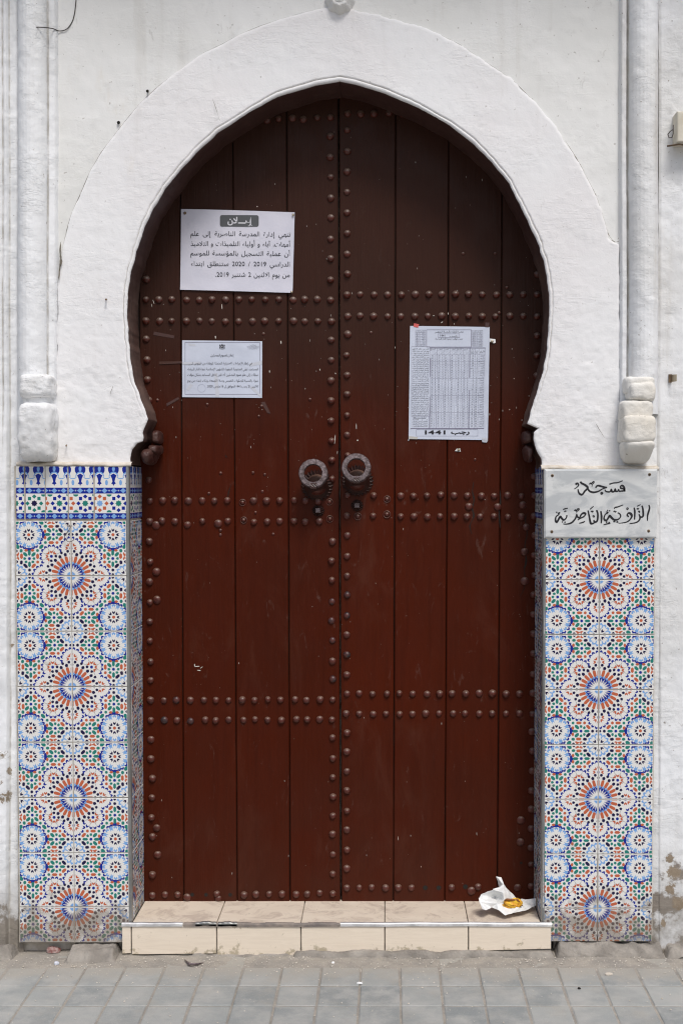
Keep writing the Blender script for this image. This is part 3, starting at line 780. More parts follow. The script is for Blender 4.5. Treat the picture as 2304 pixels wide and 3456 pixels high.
# top border tiles of the left dado
zb0, zb1 = Z_(1752), Z_(1573)
for x0, x1, bl, stt, lz in BORD:
    ua, ub = 50+x0*BSC, 50+x1*BSC
    Wd = (X_(ub, 1660)-X_(ua, 1660)); H = zb1-zb0
    inst('border_tile', tile_mesh('border_tile', Wd, H, .006, border_elems(x0, x1, bl, stt, lz), .0007, .002), left, (X_(ua, 1660), YT+.006, zb0))
# beds of grout behind the tiles and the returns into the doorway
XJL, XJR = X_(441, 2300, YT), X_(1828, 2300, YT)
jd = Y_DOOR-YT
box('mortar_bed', xLs-.003, XJL-.002, YT+.0045, .012, Z_(3184), zb1+.001, M['grout'], left)
box('mortar_bed', XJR+.002, xRe+.003, YT+.0045, .012, Z_(3160), Z_(1590), M['grout'], right)
box('mortar_bed', XJL-.03, XJL-.0045, .0125, Y_DOOR+.02, 0, zb1, M['grout'], left)
box('mortar_bed', XJR+.0045, XJR+.03, .0125, Y_DOOR+.02, 0, Z_(1590), M['grout'], right)
def returns(par, xj, zl, zb, side):
    rz = math.pi/2 if side > 0 else -math.pi/2
    sc = (jd-.012)/TW
    for r_ in range(len(zl)-1):
        up = r_ % 2 == 0; H = zl[r_]-zl[r_+1]
        q = (0 if up else 3) if side > 0 else (1 if up else 2)
        if side > 0: o = inst('tile', fieldq[q], par, (xj-.006, YT+.010, zl[r_+1]), (0,0,math.pi/2), (sc,1,H/TW))
        else: o = inst('tile', fieldq[q], par, (xj+.006, YT+.010+TW*sc, zl[r_+1]), (0,0,-math.pi/2), (sc,1,H/TW))
    H = zl[-1]-zb
    if H > .02:
        me = short_tile(0, H)
        inst('tile', me, par, (xj-.006 if side > 0 else xj+.006, YT+.010 if side > 0 else YT+.010+TW*sc, zb), (0,0,math.pi/2 if side > 0 else -math.pi/2), (sc,1,1))
returns(left, XJL, zs, .114, 1); returns(right, XJR, zsr, .114, -1)
bt = tile_mesh('border_tile', .15, zb1-zb0, .006, border_elems(1028,1448,[1093,1275,1457],[(1095,NAVY,GRN),(1338,GRN,BLUE)],[1040,1158,1278,1398]), .0007, .002)
for (par, sgn) in ((left, 1), (right, -1)):
    for i, (a, wd) in enumerate(((.010, .15), (.161, .066))):
        if sgn > 0: inst('border_tile', bt, par, (XJL-.006, YT+a, zb0), (0,0,math.pi/2), (wd/.15,1,1))
        else: inst('border_tile', bt, par, (XJR+.006, YT+a+wd, zb0), (0,0,-math.pi/2), (wd/.15,1,1))
# aluminium corner trims: rounded quarter profile
def trim(par, x, side, z0, z1):
    n = 8; r = .013; vs_, fs = [], []
    for z in np.linspace(z0, z1, 14):
        wv = .0006*math.sin(z*7)
        for k in range(n+1):
            a = math.pi/2*k/n
            vs_.append((x+wv+side*(-r*math.sin(math.pi/2-a)*1.0+0), YT+.010-r*math.sin(a)*1.0-.000, z))
    # profile goes from the front face round to the return
    for i in range(13):
        for k in range(n): fs.append((i*(n+1)+k, i*(n+1)+k+1, (i+1)*(n+1)+k+1, (i+1)*(n+1)+k))
    return mesh('corner_trim', vs_, fs, M['alu'], par, smooth=True)
def trim2(par, side):
    x = XJL if side > 0 else XJR
    z1 = zb1 if side > 0 else Z_(1582)
    pts = []
    r = .012
    for k in range(9):
        a = math.pi/2*k/8
        pts.append((x-side*r+side*r*math.sin(a), YT-.001+r-r*math.cos(a)))
    pts = [(pts[0][0]-side*.001, YT+.004)]+pts+[(pts[-1][0]-side*.004, pts[-1][1]+.001)]
    vs_, fs = [], []
    zz = np.linspace(Z_(3112), z1, 12)
    for z in zz:
        for p in pts: vs_.append((p[0]+.0005*math.sin(z*5), p[1], z))
    m_ = len(pts)
    for i in range(11):
        for k in range(m_-1): fs.append((i*m_+k, i*m_+k+1, (i+1)*m_+k+1, (i+1)*m_+k) if side > 0 else (i*m_+k+1, i*m_+k, (i+1)*m_+k, (i+1)*m_+k+1))
    mesh('corner_trim', vs_, fs, M['alu'], par, smooth=True)
trim2(left, 1); trim2(right, -1)
# cream mortar ridge along the top of each dado
def ridge(par, u0, u1, v, seed, thick=9):
    n = 90; us = np.linspace(u0, u1, n); vs_, fs = [], []
    for i, u in enumerate(us):
        x, z = Pn(u, v, YT)
        j = .0022*float(fbm(x, 0, .05, seed, 3)); h = thick*.001
        for (yy, zz) in ((.015, h*.9), (-.012, h*.8), (YT-.002, .003+j), (YT-.003, -.0035+j*.6), (YT+.004, -.006)):
            vs_.append((x, yy, z+zz+j))
    for i in range(n-1):
        for k in range(4): fs.append((i*5+k, i*5+k+1, (i+1)*5+k+1, (i+1)*5+k))
    mesh('mortar_ridge', vs_, fs, M['mortar'], par, smooth=True)
ridge(left, 55, 443, 1568, 81, 12); ridge(right, 1826, 2222, 1580, 83, 12)

# ================================================================== DOOR
def leaf(name, label, ue, joints, side):
    r = empty(name, label, 'door leaf', 'leaves of the arched double door')
    return r
LJ = [(470,470),(608,620),(786,799),(968,978),(1141.5,1148)]     # joint positions at v=700 and v=2900
RJ = [(1144.5,1151.5),(1334,1327),(1513,1501),(1694,1678),(1870,1850)]
dl = empty('door_leaf', 'left leaf of the brown studded double door, bearing two white notices', 'door leaf', 'leaves of the arched double door')
dr = empty('door_leaf', 'right leaf of the brown studded double door, bearing the tall timetable sheet', 'door leaf', 'leaves of the arched double door')
zd0 = .1145; zd1 = P(0, 250, Y_DOOR)[2]
def plank(par, a, b, first=False, last=False):
    # a, b = (u at v=700, u at v=2900); slightly leaning board edges
    za, zb = P(0, 700, Y_DOOR)[2], P(0, 2900, Y_DOOR)[2]
    def xe(p, z):
        xa_, xb_ = P(p[0], 700, Y_DOOR)[0], P(p[1], 2900, Y_DOOR)[0]
        return xa_+(xb_-xa_)*(z-za)/(zb-za)
    g = .0016; bv = .0030; n = 40; vs_, fs = [], []
    for i in range(n):
        z = zd0+(zd1-zd0)*i/(n-1)
        x0, x1 = xe(a, z)+g, xe(b, z)-g
        j = .0008*float(vnoise(z, a[0], .2, 5)); k_ = .0008*float(vnoise(z, b[0], .2, 6))
        yy = Y_DOOR+.0008*float(vnoise(z, a[0]*.01, .5, 7))
        vs_ += [(x0+j, yy+.018, z), (x0+j, yy+bv, z), (x0+j+bv, yy, z), ((x0+x1)/2, yy-.0004, z), (x1+k_-bv, yy, z), (x1+k_, yy+bv, z), (x1+k_, yy+.018, z)]
    for i in range(n-1):
        for k in range(6): fs.append((i*7+k, i*7+k+1, (i+1)*7+k+1, (i+1)*7+k))
    fs.append(tuple(range(6, -1, -1))); fs.append(tuple(range((n-1)*7, n*7)))
    return mesh('plank', vs_, fs, M['door'], par)
for i in range(4): plank(dl, LJ[i], LJ[i+1])
for i in range(4): plank(dr, RJ[i], RJ[i+1])
xm = P(1146.5, 1800, Y_DOOR)[0]
box('backing_board', P(440, 1800, Y_DOOR)[0], xm-.004, Y_DOOR+.012, Y_DOOR+.06, zd0, zd1-.001, M['gap'], dl)
box('backing_board', xm+.004, P(1880, 1800, Y_DOOR)[0], Y_DOOR+.012, Y_DOOR+.06, zd0, zd1-.001, M['gap'], dr)

def dome(r, h, n=14, rings=5, sq=1.0):
    vs_, fs = [], []
    for i in range(rings):
        a = math.pi/2*i/rings
        for k in range(n):
            t = 2*math.pi*k/n; vs_.append((r*math.cos(a)*math.cos(t), -h*math.sin(a)**sq, r*math.cos(a)*math.sin(t)))
    vs_.append((0, -h, 0))
    for i in range(rings-1):
        for k in range(n): fs.append((i*n+k, i*n+(k+1)%n, (i+1)*n+(k+1)%n, (i+1)*n+k))
    for k in range(n): fs.append(((rings-1)*n+k, (rings-1)*n+(k+1)%n, rings*n))
    return vs_, fs
def keepmesh(name, vs_, fs, mat, smooth=True):
    o = mesh(name, vs_, fs, mat, None, smooth); me = o.data; bpy.data.objects.remove(o); return me
studs = []
for i in range(4):
    v_, f_ = dome(.0132, .0105+.001*i, 14, 5)
    v_ = [(x*(1+.04*math.sin(3*i+z*90)), y, z*(1+.04*math.cos(2*i+x*80))) for x, y, z in v_]
    studs.append(keepmesh('stud', v_, f_, M['stud']))
v_, f_ = dome(.0132, .0108, 14, 5); stud_worn = keepmesh('stud', v_, f_, M['worn_stud'])
v_, f_ = dome(.0150, .0095, 16, 5); stud_big = keepmesh('stud', v_, f_, M['stud'])
v_, f_ = dome(.0060, .0045, 10, 4); stud_small = keepmesh('stud', v_, f_, M['stud'])
def ringed():
    v, f = dome(.0085, .009, 12, 4)
    n = 18; i0 = len(v)
    for k in range(n):
        t = 2*math.pi*k/n
        for rr, yy in ((.0100,-.0002),(.0112,-.0032),(.0128,-.0032),(.0140,-.0002)): v.append((rr*math.cos(t), yy, rr*math.sin(t)))
    for k in range(n):
        for j in range(3): f.append((i0+k*4+j, i0+((k+1)%n)*4+j, i0+((k+1)%n)*4+j+1, i0+k*4+j+1))
    return v, f
v_, f_ = ringed(); stud_ring = keepmesh('stud', v_, f_, M['stud'])
def frame(sc, ou, ov, pts): return [(ou+p[0]*sc, ov+p[1]*sc)+tuple(p[2:]) for p in pts]
SL, SR = [], []
c6 = lambda pts: frame(.4464, 500, 600, pts); c3 = lambda pts: frame(.4273, 480, 350, pts); c4 = lambda pts: frame(.4656, 1130, 350, pts)
c7 = lambda pts: frame(.4452, 1152, 900, pts); s5 = lambda pts: frame(.4337, 470, 1500, pts); s7 = lambda pts: frame(.4337, 470, 2250, pts)
s6 = lambda pts: frame(.4592, 1130, 1600, pts); s8 = lambda pts: frame(.4592, 1130, 2250, pts); w8 = lambda pts: frame(.2551, 950, 1450, pts)
j = lambda: random.uniform(-3, 3)
SL += c6([(x, 920+j()) for x in (80,177,290,385,482,585,685,782,885,987,1095,1182,1277,1378)]+[(x, 1083+j()) for x in (85,177,288,388,480,583,683,788,880,985,1098,1183,1282,1385)])
SL += c3([(1485+j(), y) for y in (255,420,577,742,898,1066,1220,1388)])+c6([(1382,y) for y in (1225,1378,1532,1685,1838)])
SL += w8([(660,150),(665,405),(668,655),(633,958,'r'),(638,1183,'r')])
SL += s5([(1503,757),(1495,908),(1498,1058),(1498,1223,'w'),(1495,1372,'w'),(1502,1525,'w'),(1502,1688)])
SL += s7([(1505,98,'w'),(1503,260),(1499,415),(1503,555),(1505,717),(1505,863),(1507,1015),(1505,1163),(1503,1307),(1505,1465),(1505,1617),(1505,1770)])
SL += [(493,942),(492,1010),(492,1082),(493,1144),(496,1214),(497,1281),(501,1351),(501,1558)]
SL += s5([(83,440),(182,437),(275,435),(382,440),(489,438),(584,440),(684,437),(803,452,'r'),(888,438),(990,440),(1092,438),(1204,436),(1292,440),(1390,446),
          (80,600),(177,595),(276,600),(375,627,'b'),(491,598),(613,617,'b'),(688,597),(812,590,'r'),(892,605),(995,602),(1092,598),(1203,598),(1290,603),(1400,600),(130,630,'b'),
          (75,278),(78,755),(85,915),(133,992,'b'),(80,1070),(82,1230),(137,1210,'b'),(82,1380),(83,1530),(87,1692),(541,381,'s'),(976,234,'s'),(884,220,'s'),(957,366,'s'),(904,530,'s'),(631,668,'s'),(631,704,'s'),(1041,698,'s'),(633,223,'s')])
SL += s7([(88,108),(87,262),(90,418),(90,570),(90,720),(102,872),(98,1022),(95,1177),(135,1258,'b'),(102,1327),(143,1467,'b'),(102,1622),(102,1783)])
SL += s7([(190,265),(287,262,'w'),(397,264),(503,262),(596,263),(694,264),(801,262),(897,263),(1000,256),(1098,260),(1211,258),(1300,263),(1407,258),
          (195,418,'w'),(293,420),(398,425,'w'),(513,416),(594,422),(694,415),(811,418),(900,412),(998,416),(1105,420),(1222,412),(1306,414),(1403,412)])
SL += s7([(200,1778),(298,1778),(603,1772),(372,1800,'b'),(613,1808),(815,1780),(907,1775),(1010,1773),(1110,1773),(1220,1775),(1306,1773),(1403,1765)])
SL += c3([(985,128),(1075,115),(1185,110),(1270,120),(1382,108),(1485,105)])+c6([(857,1726,'s'),(836,1802,'s'),(1223,1675,'s'),(446,1712,'s'),(871,1178,'s'),(70,1680,'s')])
SR += c4([(90+j(), y) for y in (190,343,490,638,788,938,1088,1233)]+[(x, 1381+j()) for x in (87,182,283,381,482,582,680,773,873,967,1067,1170,1267,1365,1465)]+[(x, 1538+j()) for x in (93,182,279,381,478,578,673,773,871,969,1067,1162,1267,1365,1465)]+[(92,1670),(1467,1235),(1465,1680),(928,1084,'s'),(1160,1084,'s'),(1245,1330,'s'),(1190,1514,'s'),(261,1657,'s')])
SR += c7([(38,670),(43,822),(43,968),(43,1127),(43,1277),(47,1432),(1480,672),(1478,825),(1460,1590),(1012,1462,'s')])
SR += s6([(92,158),(285,158),(382,185,'r'),(483,162),(577,163),(676,160),(777,155),(875,158),(973,160),(1077,162),(1169,162),(1268,158),(1370,163),(1465,158),(87,308),(168,312,'r'),(280,308),(381,297,'r'),(483,312),(580,312),(680,315),(772,312),(876,312),(970,314),(1067,314),(1168,312),(1270,316),(1369,314),(1462,310),
          (983,240,'b'),(1195,242,'b'),(1380,228,'b'),(1405,390,'b'),(1393,572,'b'),(1393,787,'b')]+[(90+j()*.5, y) for y in (452,605,750)]+[(90,888,'w'),(88,1040,'w'),(86,1183),(87,1328,'w'),(87,1477),(88,1617),(82,1763)]
          +[(1465,452),(1462,598),(1465,745),(1457,888),(1455,1033),(1458,1175),(1457,1320),(1455,1473),(1453,1612),(1450,1765)])
SR += s6([(x, 1616+j()) for x in (178,276,382,473,571,677,770,860,961,1060,1157,1257,1355)]+[(x, 1764+j()) for x in (178,281,375,475,570,667,765,868,955,1060,1155,1257,1355)])
SR += s8([(87,57),(1455,57)]+[(87+j()*.5, y) for y in (490,628,773,913,1063,1203,1350,1487,1630)]+[(1447,480),(1450,623),(1447,768),(1442,913),(1442,1050),(1440,1193),(1438,1335),(1440,1457),(1440,1617),(1365,1132,'b'),(1362,1293,'b'),
          (178,1628),(270,1625),(372,1630),(465,1627),(562,1628),(857,1626),(1052,1622),(1003,1652,'b'),(1340,1627)])
SR += c4([(92,70),(187,70),(283,70),(392,65),(487,70)])
def put_studs(par, lst, hidden=()):
    seen = []
    for s in lst:
        u, v = s[0], s[1]; t = s[2] if len(s) > 2 else ''
        if any(abs(u-a)+abs(v-b) < 13 for a, b in seen): continue
        seen.append((u, v))
        me = {'b': stud_big, 's': stud_small, 'r': stud_ring, 'w': stud_worn}.get(t, random.choice(studs))
        x, y, z = P(u, v, Y_DOOR-.002)
        k = random.uniform(.90, 1.08)
        inst('stud', me, par, (x, Y_DOOR-.0002, z), (random.uniform(-.14,.14), random.uniform(0, 6.28), random.uniform(-.14,.14)), (k, k*random.uniform(.8,1.15), k*random.uniform(.94,1.05)))
put_studs(dl, SL); put_studs(dr, SR)
# open nail holes at the bottom
def disc(name, u, v, r, par, mat, y):
    c = P(u, v, y); n = 12
    return mesh(name, [(c[0]+r*(1+.15*math.sin(5*t))*math.cos(t), y, c[2]+r*math.sin(t)) for t in [2*math.pi*k/n for k in range(n)]], [tuple(range(n))[::-1][::-1]], mat, par)
for u, v in s8([(663,1628),(762,1628),(958,1620),(1368,1445)]): disc('nail_hole', u, v, .009 if v > 2950 else .005, dr, M['hole'], Y_DOOR-.0012)
for u, v in s7([(412,1777),(519,1778),(707,1778)]): disc('nail_hole', u, v, .007, dl, M['hole'], Y_DOOR-.0012)
# paint splashes and chips
def flecks(par, u0, u1, n, fixed, seed):
    rr = random.Random(seed); vs_, fs = [], []
    def add(u, v, a, b, t=0):
        c = P(u, v, Y_DOOR-.0014); i0 = len(vs_); m_ = 7
        for k in range(m_):
            q = 2*math.pi*k/m_; ww = rr.uniform(.7, 1.2)
            dx, dz = a*math.cos(q)*ww, b*math.sin(q)*ww
            vs_.append((c[0]+dx*math.cos(t)-dz*math.sin(t), c[1], c[2]+dx*math.sin(t)+dz*math.cos(t)))
        fs.append(tuple(range(i0, i0+m_)))
    for f in fixed: add(*f)
    for i in range(n):
        v = rr.choice([rr.uniform(450, 3000), rr.gauss(1300, 200)]); u = rr.uniform(u0, u1)
        if rr.random() < .6: s = rr.uniform(.0004, .0011); add(u, v, s, s)
        else: add(u, v, rr.uniform(.0004, .0008), rr.uniform(.002, .005), rr.uniform(-.1, .1))
    o = mesh('paint_fleck', vs_, fs, M['fleck'], par); o['kind'] = 'stuff'
flecks(dl, 520, 1130, 90, [(749,1035,.0014,.012,.08),(727,1137,.0018,.006,0),(1130,1482,.0015,.018,-.1),(1138,1527,.0011,.006,-.1),(948,1155,.0018,.006,.1),(909,1253,.0016,.005,.1),(1079,1247,.0016,.004,.1),(1132,1260,.0012,.003,.4),
     (664,2250,.010,.0016,.1),(657,2246,.0015,.008,.1),(680,2253,.0060,.0014,.7),(672,2263,.0070,.0016,-.1),(928,620,.0016,.0018,0),(868,696,.0021,.0019,0),(518,1018,.001,.008,.3),(512,1030,.001,.006,.2),(1107,1418,.0012,.006,.1)], 3)
flecks(dr, 1180, 1790, 80, [(1202,1438,.0015,.012,0),(1206,1486,.0028,.0032,0),(1491,1087,.005,.0014,.6),(1512,1058,.0012,.004,0),(1734,1277,.0016,.002,0),(1719,1382,.0015,.002,0),(1463,1065,.004,.0012,0),(1424,1124,.0008,.0008,0),(1343,2830,.0008,.008,0),(1608,2815,.0008,.006,.1),(1333,1172,.001,.004,0)], 4)

# cracks in the right leaf
def crack(par, pts, wd=.0018):
    q = spline([P(u, v, Y_DOOR-.0015) for u, v in pts], 3); vs_, fs = [], []
    for i, p in enumerate(q):
        ww = wd*(.5+random.random())*(1-abs(i/(len(q)-1)-.5)*1.4)
        vs_ += [(p[0]-ww, p[1], p[2]), (p[0]+ww, p[1], p[2])]
    for i in range(len(q)-1): fs.append((2*i, 2*i+1, 2*i+3, 2*i+2))
    mesh('split', vs_, fs, M['hole'], par)
crack(dr, s6([(1018,60),(1010,130),(1022,190),(1008,250),(1020,310),(990,380),(1005,440)]), .0028)
crack(dr, s6([(1212,120),(1216,200),(1205,260),(1208,330),(1215,400)]), .003)
crack(dr, s6([(1420,280),(1398,330),(1412,440),(1395,520),(1405,640),(1392,700),(1395,820),(1360,900)]), .0030)
crack(dl, s5([(668,80),(680,98),(703,98)]), .003); crack(dl, s5([(715,310),(695,370),(690,420)]), .0016)

# knockers
def knocker(par, ring, plate, nut, seed):
    k = empty('knocker', None, None); k.parent = par
    pr_, pp, pn_ = P(*ring, .11), P(*plate, Y_DOOR), P(*nut, Y_DOOR)
    def serr(name, c, r, n, y, th):
        vs_, fs = [], []
        for i in range(n*2):
            rr = r if i % 2 == 0 else r*.84; a = math.pi*i/n
            vs_ += [(c[0]+rr*math.cos(a), y-(.001 if i%2==0 else th), c[2]+rr*math.sin(a)), (c[0]+rr*math.cos(a), y+.002, c[2]+rr*math.sin(a))]
        c0 = len(vs_); vs_.append((c[0], y-th, c[2]))
        for i in range(n*2):
            a, b = 2*i, 2*((i+1) % (2*n)); fs += [(a, b, b+1, a+1)[::-1], (c0, a, b)]
        mesh(name, vs_, fs, M['iron_dark'], k)
    serr('serrated_plate', (pp[0], pp[1], pp[2]+.004), .060, 26, Y_DOOR-.002, .008)
    # hemispherical boss
    v, f = dome(.040, .050, 24, 8); mesh('boss', [(pp[0]+a, Y_DOOR-.010+b, pp[2]+c+.004) for a, b, c in v], f, M['stud'], k, True)
    # heavy striking ring: flat faced band, tilted up
    n = 48; prof = [(.0325,-.012),(.0335,-.0165),(.0500,-.0160),(.0525,-.012),(.0525,.012),(.0480,.020),(.0365,.016),(.0325,.004)]
    m_ = len(prof); vs_, fs = [], []; ti = math.radians(10)
    rj = random.Random(seed)
    for i in range(n):
        a = 2*math.pi*i/n; ww = 1+.012*rj.uniform(-1, 1)
        for r, y in prof:
            zz = r*ww*math.sin(a); yy = y
            vs_.append((pr_[0]+r*ww*math.cos(a), pr_[1]+yy*math.cos(ti)+zz*math.sin(ti), pr_[2]+zz*math.cos(ti)-yy*math.sin(ti)))
    for i in range(n):
        for q in range(m_): fs.append((i*m_+q, i*m_+(q+1)%m_, ((i+1)%n)*m_+(q+1)%m_, ((i+1)%n)*m_+q)[::-1])
    mesh('ring', vs_, fs, M['iron'], k, False)
    # cup below, joining the ring with the plate
    vs_, fs = [], []; nn = 26; st = 7
    for s in range(st):
        t = s/(st-1); r = .050*(1-t)+.049*t-.004*math.sin(math.pi*t)
        c = (pr_[0]*(1-t)+pp[0]*t, (pr_[1]+.010)*(1-t)+(Y_DOOR-.004)*t, pr_[2]*(1-t)+pp[2]*t)
        for i in range(nn):
            a = math.radians(192+156*i/(nn-1))
            vs_.append((c[0]+r*math.cos(a), c[1], c[2]+r*math.sin(a)))
    for s in range(st-1):
        for i in range(nn-1): fs.append((s*nn+i, s*nn+i+1, (s+1)*nn+i+1, (s+1)*nn+i))
    mesh('cup', vs_, fs, M['iron_dark'], k, True)
    # twisted clasp across the bottom of the ring
    cx_, cz_ = pr_[0]+.002, pr_[2]-.044
    pts = [(cx_, pr_[1]+.02, cz_+.006), (cx_, pr_[1]-.012, cz_+.014), (cx_, pr_[1]-.026, cz_+.006), (cx_, pr_[1]-.026, cz_-.010), (cx_, pr_[1]-.008, cz_-.014), (cx_, pr_[1]+.02, cz_-.012)]
    vs_, fs = [], []
    pts = spline(pts, 4)
    for i, p in enumerate(pts):
        for s in range(5):
            vs_.append((p[0]+(s-2)*.0052, p[1]-(.0012 if (s+i) % 2 else 0), p[2]))
    for i in range(len(pts)-1):
        for s in range(4): fs.append((i*5+s, i*5+s+1, (i+1)*5+s+1, (i+1)*5+s))
    mesh('clasp', vs_, fs, M['iron_dark'], k)
    serr('serrated_washer', pn_, .023, 14, Y_DOOR-.001, .008)
    v, f = box_data(pn_[0]-.0095, pn_[0]+.0085, Y_DOOR-.026, Y_DOOR, pn_[2]-.008, pn_[2]+.009, .002)
    mesh('square_nut', v, f, M['iron'], k)
knocker(dl, (1057,1599), (1070,1641), (1074,1723), 1)
knocker(dr, (1202,1580), (1206,1625), (1205,1706), 2)

# ================================================================== LETTERING
FORMS = {'ا':(0xFE8D,0xFE8E),'أ':(0xFE83,0xFE84),'إ':(0xFE87,0xFE88),'آ':(0xFE81,0xFE82),'ب':(0xFE8F,0xFE90,0xFE91,0xFE92),'ة':(0xFE93,0xFE94),'ت':(0xFE95,0xFE96,0xFE97,0xFE98),
 'ث':(0xFE99,0xFE9A,0xFE9B,0xFE9C),'ج':(0xFE9D,0xFE9E,0xFE9F,0xFEA0),'ح':(0xFEA1,0xFEA2,0xFEA3,0xFEA4),'خ':(0xFEA5,0xFEA6,0xFEA7,0xFEA8),'د':(0xFEA9,0xFEAA),'ذ':(0xFEAB,0xFEAC),
 'ر':(0xFEAD,0xFEAE),'ز':(0xFEAF,0xFEB0),'س':(0xFEB1,0xFEB2,0xFEB3,0xFEB4),'ش':(0xFEB5,0xFEB6,0xFEB7,0xFEB8),'ص':(0xFEB9,0xFEBA,0xFEBB,0xFEBC),'ض':(0xFEBD,0xFEBE,0xFEBF,0xFEC0),
 'ط':(0xFEC1,0xFEC2,0xFEC3,0xFEC4),'ظ':(0xFEC5,0xFEC6,0xFEC7,0xFEC8),'ع':(0xFEC9,0xFECA,0xFECB,0xFECC),'غ':(0xFECD,0xFECE,0xFECF,0xFED0),'ف':(0xFED1,0xFED2,0xFED3,0xFED4),
 'ق':(0xFED5,0xFED6,0xFED7,0xFED8),'ك':(0xFED9,0xFEDA,0xFEDB,0xFEDC),'ل':(0xFEDD,0xFEDE,0xFEDF,0xFEE0),'م':(0xFEE1,0xFEE2,0xFEE3,0xFEE4),'ن':(0xFEE5,0xFEE6,0xFEE7,0xFEE8),
 'ه':(0xFEE9,0xFEEA,0xFEEB,0xFEEC),'و':(0xFEED,0xFEEE),'ؤ':(0xFE85,0xFE86),'ى':(0xFEEF,0xFEF0),'ي':(0xFEF1,0xFEF2,0xFEF3,0xFEF4),'ئ':(0xFE89,0xFE8A,0xFE8B,0xFE8C),'ء':(0xFE80,),'ـ':(0x640,0x640,0x640,0x640)}
LAMALEF = {'ا':(0xFEFB,0xFEFC),'أ':(0xFEF7,0xFEF8),'إ':(0xFEF9,0xFEFA),'آ':(0xFEF5,0xFEF6)}
def shape(w_):
    if not any(c in FORMS for c in w_):
        if w_.endswith('.'): return '.'+w_[:-1]
        return w_
    out = []; i = 0; prev = False
    while i < len(w_):
        c = w_[i]
        if c == 'ل' and i+1 < len(w_) and w_[i+1] in LAMALEF:
            out.append(chr(LAMALEF[w_[i+1]][1 if prev else 0])); prev = False; i += 2; continue
        if c not in FORMS: out.append(c); prev = False; i += 1; continue
        f = FORMS[c]; nxt = i+1 < len(w_) and w_[i+1] in FORMS and w_[i+1] != 'ء' and len(f) == 4
        if len(f) == 1: out.append(chr(f[0])); prev = False
        elif len(f) == 2: out.append(chr(f[1 if prev else 0])); prev = False
        else:
            out.append(chr(f[3] if prev and nxt else f[2] if nxt else f[1] if prev else f[0])); prev = nxt
        i += 1
    return ''.join(out[::-1])
REQ = {}
def want(s): REQ.setdefault(s, None)
JOBS = []      # (bucket, word string, kind, params)
class Page:
    """text laid out in the pixel frame of one sheet and mapped on to its paper"""
    def __init__(s, sc, ou, ov, y, disp): s.sc, s.ou, s.ov, s.y, s.disp = sc, ou, ov, y, disp; s.b = {}
    def pt(s, a, b, off=.0006):
        x, z = Pn(s.ou+a*s.sc, s.ov+b*s.sc, s.y); return (x, s.y+float(s.disp(a, b))-off, z)
    def line(s, mat, text, xr, base, em, xl=None, gap=.28, sx=1.0, slope=0.0, ng=.16, bold=False):
        ws = [(shape(q), bold) for q in text.split()]
        for q in ws: want(q)
        JOBS.append((s, mat, ws, xr, base, em, xl, gap, sx, slope, ng))
    def rect(s, mat, x0, y0, x1, y1, off=.0004, n=6):
        vs_, fs = s.b.setdefault(mat, ([], [])); i0 = len(vs_)
        nx = max(1, int(abs(x1-x0)/120)); nz = max(1, int(abs(y1-y0)/120))
        for i in range(nx+1):
            for k in range(nz+1): vs_.append(s.pt(x0+(x1-x0)*i/nx, y0+(y1-y0)*k/nz, off))
        for i in range(nx):
            for k in range(nz):
                a = i0+i*(nz+1)+k; fs.append((a, a+1, a+nz+2, a+nz+1))
    def frame(s, mat, x0, y0, x1, y1, t):
        s.rect(mat, x0, y0, x1, y0+t); s.rect(mat, x0, y1-t, x1, y1); s.rect(mat, x0, y0+t, x0+t, y1-t); s.rect(mat, x1-t, y0+t, x1, y1-t)
    def poly(s, mat, pts, off=.0006):
        vs_, fs = s.b.setdefault(mat, ([], [])); i0 = len(vs_)
        vs_ += [s.pt(a, b, off) for a, b in pts]; fs.append(tuple(range(i0, len(vs_))))
def sheet(par, pg, corners, mat, nx=26, nz=26, wav=None):
    (a0,b0),(a1,b1),(a2,b2),(a3,b3) = corners
    vs_, fs = [], []
    for i in range(nx+1):
        for k in range(nz+1):
            s, t = i/nx, k/nz
            a = (a0*(1-s)+a1*s)*(1-t)+(a3*(1-s)+a2*s)*t; b = (b0*(1-s)+b1*s)*(1-t)+(b3*(1-s)+b2*s)*t
            vs_.append(pg.pt(a, b, 0))
    for i in range(nx):
        for k in range(nz): q = i*(nz+1)+k; fs.append((q, q+1, q+nz+2, q+nz+1))
    return mesh('sheet', vs_, fs, mat, par, True)

n1 = empty('paper_notice', 'larger white notice with big black lettering pinned high on the left door leaf', 'notice')
def d1(a, b):
    r = math.sin(math.pi*min(max((a-40)/1460, 0), 1))
    return -.003-.0055*r*(.6+.4*math.sin(b/260))-.0022*fbm(np.array(a*.00026), np.array(b*.00026), .09, 15, 3)-.004*max(0, (b-950)/150)
p1 = Page(.2615, 600, 700, Y_DOOR, d1)
sheet(n1, p1, [(45,20),(1508,60),(1482,1103),(32,1062)], M['paper'])
def rrect(x0, y0, x1, y1, r): 
    o = []
    for cx_, cy_, t0 in ((x1-r,y0+r,-90),(x1-r,y1-r,0),(x0+r,y1-r,90),(x0+r,y0+r,180)):
        o += [(cx_+r*math.cos(math.radians(t0+t)), cy_+r*math.sin(math.radians(t0+t))) for t in (0, 30, 60, 90)]
    return o[::-1]
p1.poly('print_grey', rrect(548, 102, 1046, 252, 26), .0009)
p1.line('white_print', 'إعـــلان', 968, 208, 112, 645, sx=1.2, gap=.2, bold=True)
for t, b, xr, xl_ in (('تنهي إدارة المدرسة الناصرية إلى علم', 372, 1455, 165), ('أمهات, آباء و أولياء التلميذات و التلاميذ', 500, 1450, 168), ('أن عملية التسجيل بالمؤسسة للموسم', 622, 1448, 165), ('الدراسي 2019 / 2020 ستنطلق ابتداء', 757, 1446, 172)):
    p1.line('ink', t, xr, b, 84, xl_, slope=.008, ng=.42)
